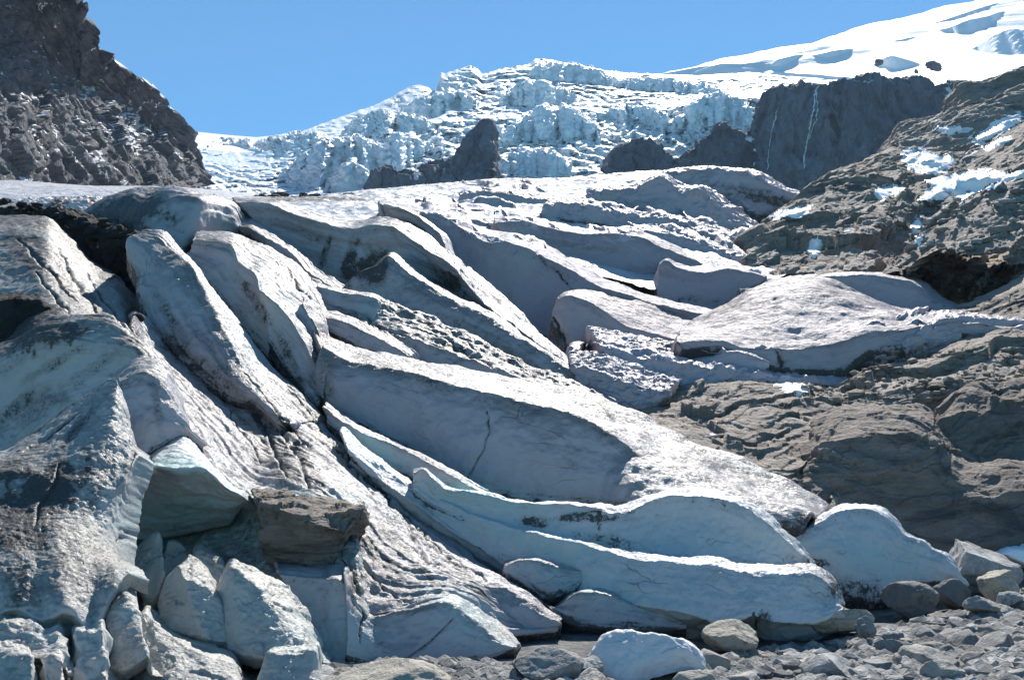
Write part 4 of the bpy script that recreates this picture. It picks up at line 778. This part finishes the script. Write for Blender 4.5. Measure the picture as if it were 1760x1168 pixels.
bed([L([24.2, 23.8, 24], '1385 900 1450 940 1520 960 1600 975 1700 980 1780 975 1920 970'), L([25.4, 24.8, 24.6, 24.8], '1388 830 1440 850 1520 860 1600 860 1700 850 1780 840 1920 830'),
     L([26.2, 25.8, 26, 26.6], '1390 770 1410 752 1480 745 1560 745 1620 770 1660 800 1780 790 1920 780'), L([29, 29.5, 29.5, 29], '1392 740 1402 722 1465 702 1520 696 1570 698 1612 718 1655 752 1700 780 1780 775 1920 765')],
    M['wall'], 307, [('f', 160, 14), ('f', 50, 5)], fn=strat(5, 40, .2), back=(40, 3), rnd=3, bvh='wall')
bed([L([27.6, 27.2], '1600 840 1700 850 1780 845 1920 840'), L([28.6, 28.4], '1610 730 1660 700 1720 712 1780 705 1920 700'), L([31, 31], '1620 700 1660 668 1720 655 1780 650 1920 640')], M['wall'], 308, [('f', 90, 12)], fn=strat(8, 30, .5), back=(30, 3), rnd=2)

# ---- snow patches draped over what lies below them
def inpoly(u, v, poly):
    r = False; n = len(poly)
    for i in range(n):
        (x1, y1), (x2, y2) = poly[i], poly[i - 1]
        if (y1 > v) != (y2 > v) and u < (x2 - x1) * (v - y1) / (y2 - y1) + x1: r = not r
    return r
def drape(name, txt, keys, mat, thick, label, cat, step=4, kind=None):
    """a lens of snow: one world-space grid over the traced outline, bottom left on the ground"""
    poly = np.array([float(x) for x in txt.split()]).reshape(-1, 2)
    V = []; idx = {}; Fc = []
    u0, v0 = poly.min(0) - 8; u1, v1 = poly.max(0) + 8
    us = np.arange(u0, u1, step); vs = np.arange(v0, v1, step * .6)
    seg = [(poly[i], poly[i - 1]) for i in range(len(poly))]
    H = {}
    for j, v in enumerate(vs):
        for i, u in enumerate(us):
            wob = 4.5 * float(fbm(np.array([[u / 22, v / 12, 1.]]), 3)[0])
            dmin = 1e9
            for a, b in seg:
                ab = b - a; t = max(0, min(1, ((u - a[0]) * ab[0] + (v - a[1]) * ab[1]) / (ab @ ab + 1e-9)))
                dmin = min(dmin, math.hypot(u - a[0] - t * ab[0], v - a[1] - t * ab[1]))
            sd_ = (dmin if inpoly(u, v, poly) else -dmin) + wob
            h = ray_hit(u, v, keys)
            if h is not None: H[(i, j)] = (h[0].y, sd_, u, v)
    for (i, j), (d, sd_, u, v) in H.items():
        if sd_ < -step * 1.2: continue
        nb = [H[(i + a, j + b)][0] for a in range(-3, 4) for b in range(-2, 3) if (i + a, j + b) in H]
        k = float(sstep(-3, 9, sd_)); ds = min(float(np.median(nb)), d)
        p = px(np.array([u, v, d * (1 - k) + ds * k - thick * (k * 1.1 - .2)]))
        idx[(i, j)] = len(V); V.append(tuple(p))
    for (i, j), a in idx.items():
        q = [idx.get((i + 1, j)), idx.get((i + 1, j + 1)), idx.get((i, j + 1))]
        if None in q: continue
        ys = [V[k][1] for k in [a] + q]
        if max(ys) - min(ys) > .25 * min(ys): continue
        Fc.append([a] + q)
    if not Fc: return
    par = list(range(len(V)))                       # keep the one connected patch
    def fi(a):
        while par[a] != a: par[a] = par[par[a]]; a = par[a]
        return a
    for f in Fc:
        for k in f[1:]: par[fi(k)] = fi(f[0])
    from collections import Counter
    big_ = Counter(fi(f[0]) for f in Fc).most_common(1)[0][0]
    Fc = [f for f in Fc if fi(f[0]) == big_]; used = sorted({k for f in Fc for k in f}); mp = {k: i for i, k in enumerate(used)}
    V = [V[k] for k in used]; Fc = [[mp[k] for k in f] for f in Fc]
    o = mesh_obj(name, V, Fc, mat)
    return tag(o, label, cat, kind=kind)
RK = ['slope', 'shoulder', 'spur']
for t_, lb in [('1548 262 1575 262 1605 268 1638 266 1640 280 1606 300 1590 298 1560 290', 'snow patch in a notch of the sunny slabs, left of the largest one'),
               ('1590 310 1640 300 1700 290 1722 298 1720 318 1690 330 1660 348 1640 338 1576 344 1605 326', 'largest snow patch among the rocks on the right'),
               ('1722 302 1780 290 1780 300 1726 310', 'narrow snow strip reaching the right edge beside the largest patch'),
               ('1712 206 1755 200 1758 212 1700 240 1672 250 1680 232', 'snow patch leaning uphill under the dark spur'),
               ('1606 220 1650 216 1654 224 1630 232', 'small snow patch below the foot of the dark spur'),
               ('1690 252 1735 232 1740 240 1700 258', 'thin snow streak just below the patch under the dark spur'),
               ('1500 330 1530 318 1556 322 1540 338 1512 342', 'little snow patch left of the largest one, lower on the slabs'),
               ('1568 380 1582 372 1588 400 1580 426 1568 424', 'narrow upright snow streak below the largest patch'),
               ('1386 434 1396 410 1412 408 1414 426 1400 442', 'bright snow scrap on the pale slab above the dusty hump'),
               ('1368 358 1400 352 1372 374 1318 376 1330 362', 'snow patch between the ice hummocks and the slabs')]:
    drape('snow_patch', t_, RK if 'hummocks' not in lb else ['slope', 'ice_ridge', 'ground'], M['snow'], .5, lb, 'snow patch')
drape('snow_patch', '1332 660 1366 654 1392 668 1376 680 1350 672', ['low rock', 'ledges'], M['snow'], .12, 'small bright snow patch on the brown rock below the dusty hump', 'snow patch')
GK = ['ground']
o = loft('snow_mound', steepen([L([12.6, 12.6, 13.2], '985 1130 1030 1152 1065 1154 1100 1140 1150 1122 1215 1114'), L([13.2, 13.1, 13.6], '1000 1112 1032 1090 1065 1079 1100 1084 1150 1093 1212 1099')], 58), M['mound'], None, back=(14, .9), skirt=(34, 0), taper=.22, amp=[('f', 60, 6), ('f', 16, 1.6), ('f', 6, .6)], seed=430, rnd=6, ends=False)
tag(o, 'smooth blue shaded snow mound in front of the lowest fin', 'snow mound')
for t_, lb in [('1260 1124 1330 1116 1390 1122 1370 1138 1290 1142', 'flat bright snow remnant among the stones'), ('1200 1150 1240 1146 1260 1158 1214 1164', 'small snow remnant near the bottom edge, left of the flat bright one'),
               ('1440 1096 1470 1092 1500 1104 1470 1110', 'little snow remnant right of the pale slab')]:
    drape('snow_patch', t_, GK, M['snow'], .12, lb, 'snow patch')
drape('snow_patch', '1704 950 1740 938 1800 926 1860 920 1860 990 1800 980 1760 975 1740 968', ['wall', 'ground'], M['snow'], .5, 'snow bank at the right edge behind the big grey boulder', 'snow patch')

# ================================================================== BOULDERS AND STONES
def rock_verts(seed, sub=4, facets=12, rough=.05, flat=1.0, sharp=1.0):
    """unit rock: sphere cut by random planes, then roughened"""
    import bmesh
    bm = bmesh.new(); bmesh.ops.create_icosphere(bm, subdivisions=sub, radius=1)
    P = np.array([v.co[:] for v in bm.verts]); Fc = [[v.index for v in f.verts] for f in bm.faces]; bm.free()
    rs = np.random.RandomState(seed)
    for _ in range(facets):
        n = rs.normal(size=3); n /= np.linalg.norm(n); c = rs.uniform(.45, .85)
        d = P @ n; P = P - np.outer(np.maximum(d - c, 0) * (.75 + .25 * sharp), n)
    n = P / np.linalg.norm(P, axis=1)[:, None]
    P = P + n * (rough * fbm(P * 1.6 + seed, 3, seed) + rough * .45 * fbm(P * 5 + seed, 3, seed + 1))[:, None]
    P[:, 2] *= flat
    P -= (P.max(0) + P.min(0)) / 2; P /= np.abs(P).max(0)
    return P, Fc
def put_rock(name, u, v, wpx, hpx, d, mat, label, cat, seed, depth=.8, rot=0., sink=.12, group=None, sub=5, facets=9, rough=.07, kind=None, tilt=0.0):
    """u,v: foot centre; sizes in photo pixels at distance d"""
    s_ = d / F; P, Fc = rock_verts(seed, sub, facets, rough)
    c, q = math.cos(tilt), math.sin(tilt)
    P = P * np.array([wpx * s_ / 2, wpx * s_ / 2 * depth, hpx * s_ / 2 * (1 + sink)])
    P = np.stack([P[:, 0] * c + P[:, 2] * q, P[:, 1], -P[:, 0] * q + P[:, 2] * c], -1)
    b = px(np.array([u, v, d])); P = P + np.array([0, 0, hpx * s_ / 2 * (1 - sink)])
    o = mesh_obj(name, P, Fc, mat, attrs={'snow': np.zeros(len(P))}); o.location = b; o.rotation_euler[2] = 0
    tag(o, label, cat, group); return o
def gd(v, pad=0): return (CAMZ * F) / (v - 820) + pad       # distance of the flat gravel at a pixel row

# the brown perched boulder: table-like, hollow top, tapering to its right foot
def brown_boulder():
    d = 16.2
    rows = [L([15.9, 15.5, 15.9], '462 968 500 984 545 986 572 984 580 970'),
            L([15.6, 15.2, 15.6], '450 925 500 935 550 935 588 925 592 915'),
            L([15.7, 15.0, 15.6], '446 880 500 900 560 905 600 915 622 885'),
            L([15.9, 15.2, 15.7], '442 866 470 872 530 890 600 878 623 874'),
            L([16.2, 15.9, 15.8], '434 844 452 860 500 868 560 880 622 874'),
            L([17.1, 17.3, 17.1], '434 842 470 842 520 849 575 856 618 868'),
            L([17.4, 17.6, 17.2], '440 880 480 890 530 890 580 890 612 900'),
            L([17.0, 17.0, 16.8], '462 968 500 978 545 980 572 980 582 968')]
    for r in rows: r[:, 2] -= .35
    def dent(G, Q, fl):
        U_, V_ = unpx(G); e = ((U_ - 530) / 62) ** 2 + ((V_ - 866) / 11) ** 2
        return -11 * np.exp(-e)
    o = loft('boulder', rows, M['brown'], None, amp=[('a', 60, 8), ('a', 22, 3), ('f', 12, 1.4), ('f', 5, .7)], seed=402, rnd=1, sp=1.8, snow=0, fn=dent)
    tag(o, 'large angular brown boulder with a hollow top perched on the ice', 'boulder'); return o
brown_boulder()
put_rock('boulder', 1686, 1022, 140, 92, 22.2, M['stone'], 'big rounded grey boulder touching the snout, in front of the snow bank', 'boulder', 411, facets=7, depth=.8)
put_rock('boulder', 1566, 1058, 92, 58, 19.0, M['stone'], 'dark shaded boulder under the snout', 'boulder', 412, facets=8)
put_rock('boulder', 1636, 1044, 66, 48, 19.6, M['stone'], 'dark blocky boulder right of the one under the snout', 'boulder', 413, facets=10)
put_rock('boulder', 1718, 1028, 70, 48, 19.4, M['tan'], 'pointed tan stone in front of the big rounded boulder', 'boulder', 414, facets=10)
put_rock('boulder', 1690, 1052, 62, 28, 17.8, M['stone'], 'flat pale stone below the pointed tan stone', 'boulder', 415, facets=8)
put_rock('boulder', 1735, 1042, 50, 26, 18.4, M['stone'], 'pale stone between the flat pale stone and the right edge', 'boulder', 416, facets=8)
put_rock('boulder', 1430, 1086, 130, 48, 17.0, M['tan'], 'wide pale tan slab wedged against the lowest fin', 'boulder', 417, facets=11, depth=.7)
put_rock('boulder', 1488, 1092, 34, 32, 16.2, M['stone'], 'small dark stone at the right tip of the tan slab', 'boulder', 418)
put_rock('boulder', 1256, 1116, 96, 48, 15.6, M['tan'], 'brown rounded boulder at the foot of the lowest fin', 'boulder', 419, facets=6)
put_rock('boulder', 942, 1178, 122, 62, 12.8, M['stone'], 'grey brown cracked boulder at the bottom edge, left of the snow mound', 'boulder', 420, facets=8)
put_rock('boulder', 1010, 1166, 52, 36, 12.8, M['stone'], 'dark stone right beside the cracked boulder at the bottom edge', 'boulder', 421)
put_rock('boulder', 668, 1200, 210, 62, 11.2, M['tan'], 'tan flat topped boulder cut by the bottom edge', 'boulder', 422, facets=6, depth=.7)
put_rock('boulder', 1130, 1142, 78, 34, 14.0, M['stone'], 'dark pointed boulder in front of the snow mound', 'boulder', 423, tilt=-.25)
put_rock('boulder', 235, 553, 26, 16, 22.6, M['debris'], 'small dark stone lodged in the gully left of the tall pale fin', 'boulder', 424, sub=3)
put_rock('boulder', 1605, 122, 28, 18, 690, M['farcliff'], 'dark rock poking out of the snow dome', 'rock', 425, sub=4, rough=.2)
put_rock('boulder', 1575, 126, 9, 8, 690, M['farcliff'], 'smallest dark rock on the snow dome', 'rock', 426, sub=3, rough=.2)
put_rock('boulder', 1510, 112, 16, 10, 690, M['farcliff'], 'dark rock at the left hollow of the snow dome', 'rock', 427, sub=3, rough=.2)

# stones: a few meshes, each stone an object of its own
protos = []
for i in range(14):
    P, Fc = rock_verts(500 + i, 4, 13, .05)
    P = P * np.array([1, .8, .62 + .1 * (i % 3)])
    me_o = mesh_obj('stone', P, Fc, M['stone'], attrs={'snow': np.zeros(len(P))})
    protos.append(me_o)
rs = np.random.RandomState(5)
def edge_v(u): return np.interp(u, [520, 760, 900, 980, 1100, 1220, 1300, 1400, 1500, 1560, 1660, 1760, 1900], [1160, 1135, 1135, 1150, 1128, 1108, 1092, 1086, 1072, 1062, 1046, 1008, 990])
placed = []
avoid = [(1686, 1000, 75), (1566, 1040, 50), (1636, 1030, 38), (1430, 1070, 66), (1256, 1100, 50), (942, 1150, 62), (1110, 1100, 95), (1320, 1128, 62), (1466, 1101, 26)]
big = []
tries = 0
while len(big) < 286 and tries < 60000:
    tries += 1
    u = rs.uniform(930, 1860); v = rs.uniform(990, 1185)
    if v < edge_v(u) + 2: continue
    if any(math.hypot(u - a, (v - b) * 1.6) < r for a, b, r in avoid): continue
    d = gd(v)
    frac = len(big) / 286
    size = (58 * (1 - frac) ** 3 + 17) * rs.uniform(.85, 1.15) * (.75 + .5 * (v - 1000) / 168)
    x, y = (u - 880) / F * d, d; r = size * d / F / 2
    if any((x - a) ** 2 + (y - b) ** 2 < ((r + c) * .74) ** 2 for a, b, c in placed): continue
    placed.append((x, y, r)); big.append((x, y, r))
LB = 'loose grey stone lying on the gravel flat in front of the ice'
for i, (x, y, r) in enumerate(big):
    p = protos[i % 14]
    if i < 14: o = p
    else: o = p.copy(); COL.objects.link(o)
    z = float(ground_z(np.array([x]), np.array([y]))[0])
    o.location = (x, y, z + r * .13); o.scale = (r, r * rs.uniform(.8, 1.2), r * rs.uniform(.7, 1.1))
    o.rotation_euler = (rs.uniform(-.35, .35), rs.uniform(-.35, .35), rs.uniform(0, 6.28))
    tag(o, LB, 'stone', 'loose stones on the gravel flat')
# gravel that nobody could count
def scatter(name, n, pts, rng, mat, seed, kind='stuff', sub=1, zf=.15):
    Ps, Fs, k = [], [], 0; Rn = []; rs = np.random.RandomState(seed)
    sh = [rock_verts(700 + i, sub, 7, .1) for i in range(10)]
    for i in range(n):
        x, y, z = pts(rs)
        P, Fc = sh[i % 10]; r = rng(rs); a = rs.uniform(0, 6.28); c, s_ = math.cos(a), math.sin(a)
        Q = P * r * np.array([1, .8, .6]) * rs.uniform(.75, 1.25, 3)
        Q = np.stack([Q[:, 0] * c - Q[:, 1] * s_, Q[:, 0] * s_ + Q[:, 1] * c, Q[:, 2]], -1) + (x, y, z + r * zf)
        Ps.append(Q); Fs.append(np.array(Fc) + k); k += len(Q); Rn.append(np.full(len(Q), rs.uniform()))
    P = np.concatenate(Ps)
    o = mesh_obj(name, P, np.concatenate(Fs), mat, smooth=False, attrs={'snow': np.zeros(len(P)), 'rnd': np.concatenate(Rn)}); tag(o, kind=kind); return o
def gravel_points(n, rs):
    v = 990 + 215 * rs.uniform(size=n * 3) ** .8; u = rs.uniform(540, 1900, n * 3)
    ok = (v > edge_v(u) - 14) & (np.hypot(u - 1100, (v - 1112) * 1.7) > 78) & ~((np.hypot(u - 1320, (v - 1128) * 2.6) < 46) & (rs.uniform(size=n * 3) < .93))
    u, v = u[ok][:n], v[ok][:n]; d = gd(v); x = (u - 880) / F * d
    return np.stack([x, d, ground_z(x, d)], -1)
GPTS = iter(gravel_points(16000, np.random.RandomState(9)))
gp = lambda rs: next(GPTS)
tag(scatter('gravel', 15500, gp, lambda r: .04 + .15 * r.uniform() ** 3, M['stone'], 9), 'countless small grey stones covering the flat in front of the ice', 'gravel')
def on(keys, box, test=None):
    def f(rs):
        while True:
            u, v = rs.uniform(box[0], box[2]), rs.uniform(box[1], box[3])
            if test and not test(u, v): continue
            h = ray_hit(u, v, keys)
            if h is not None: return tuple(h[0])
    return f
tag(scatter('rubble', 380, on(['low rock', 'ledges'], (1380, 600, 1760, 690)), lambda r: .05 + .2 * r.uniform() ** 4, M['bed30'], 21), 'scattered rubble on the brown ledges above the domed rock wall', 'rubble')
tag(scatter('rubble', 260, on(['slope', 'shoulder'], (1560, 330, 1760, 520)), lambda r: .1 + .4 * r.uniform() ** 3, M['stone'], 22), 'scattered rubble between the sunny slabs at the right', 'rubble')
tag(scatter('rubble', 260, lambda rs: (lambda u: tuple(px(np.array([u, 341 + rs.uniform(-3, 4) , 150 + rs.uniform(-8, 8)]))))(rs.uniform(440, 640)), lambda r: .2 + .9 * r.uniform() ** 3, M['debris'], 23), 'dark band of moraine rubble across the ice below the icefall', 'rubble')
def topleft(rs):
    u, v = rs.uniform(0, 240), 0; v = np.interp(u, [0, 80, 160, 240], [372, 370, 398, 420]) + rs.normal() * 9
    return tuple(px(np.array([u, v, np.interp(u, [0, 240], [34.5, 31])])))
tag(scatter('rubble', 300, topleft, lambda r: .05 + .3 * r.uniform() ** 3, M['debris'], 24), 'dark rubble along the top of the dirty slope at the left edge', 'rubble')

# ---- the air between here and the icefall
def haze(dens):
    x0, x1, y0, y1, z0, z1 = -1950, 1950, -60, 2450, -9, 1150
    V = [(x, y, z) for x in (x0, x1) for y in (y0, y1) for z in (z0, z1)]
    Fc = [(0, 1, 3, 2), (4, 6, 7, 5), (0, 4, 5, 1), (2, 3, 7, 6), (0, 2, 6, 4), (1, 5, 7, 3)]
    m = bpy.data.materials.new('air'); m.use_nodes = True; n = m.node_tree.nodes; n.remove(n['Principled BSDF'])
    p = n.new('ShaderNodeVolumePrincipled'); p.inputs['Color'].default_value = (.55, .72, 1, 1); p.inputs['Density'].default_value = dens
    m.node_tree.links.new(p.outputs[0], n['Material Output'].inputs['Volume'])
    tag(mesh_obj('haze', V, Fc, m, smooth=False), kind='stuff')

haze(.00010)
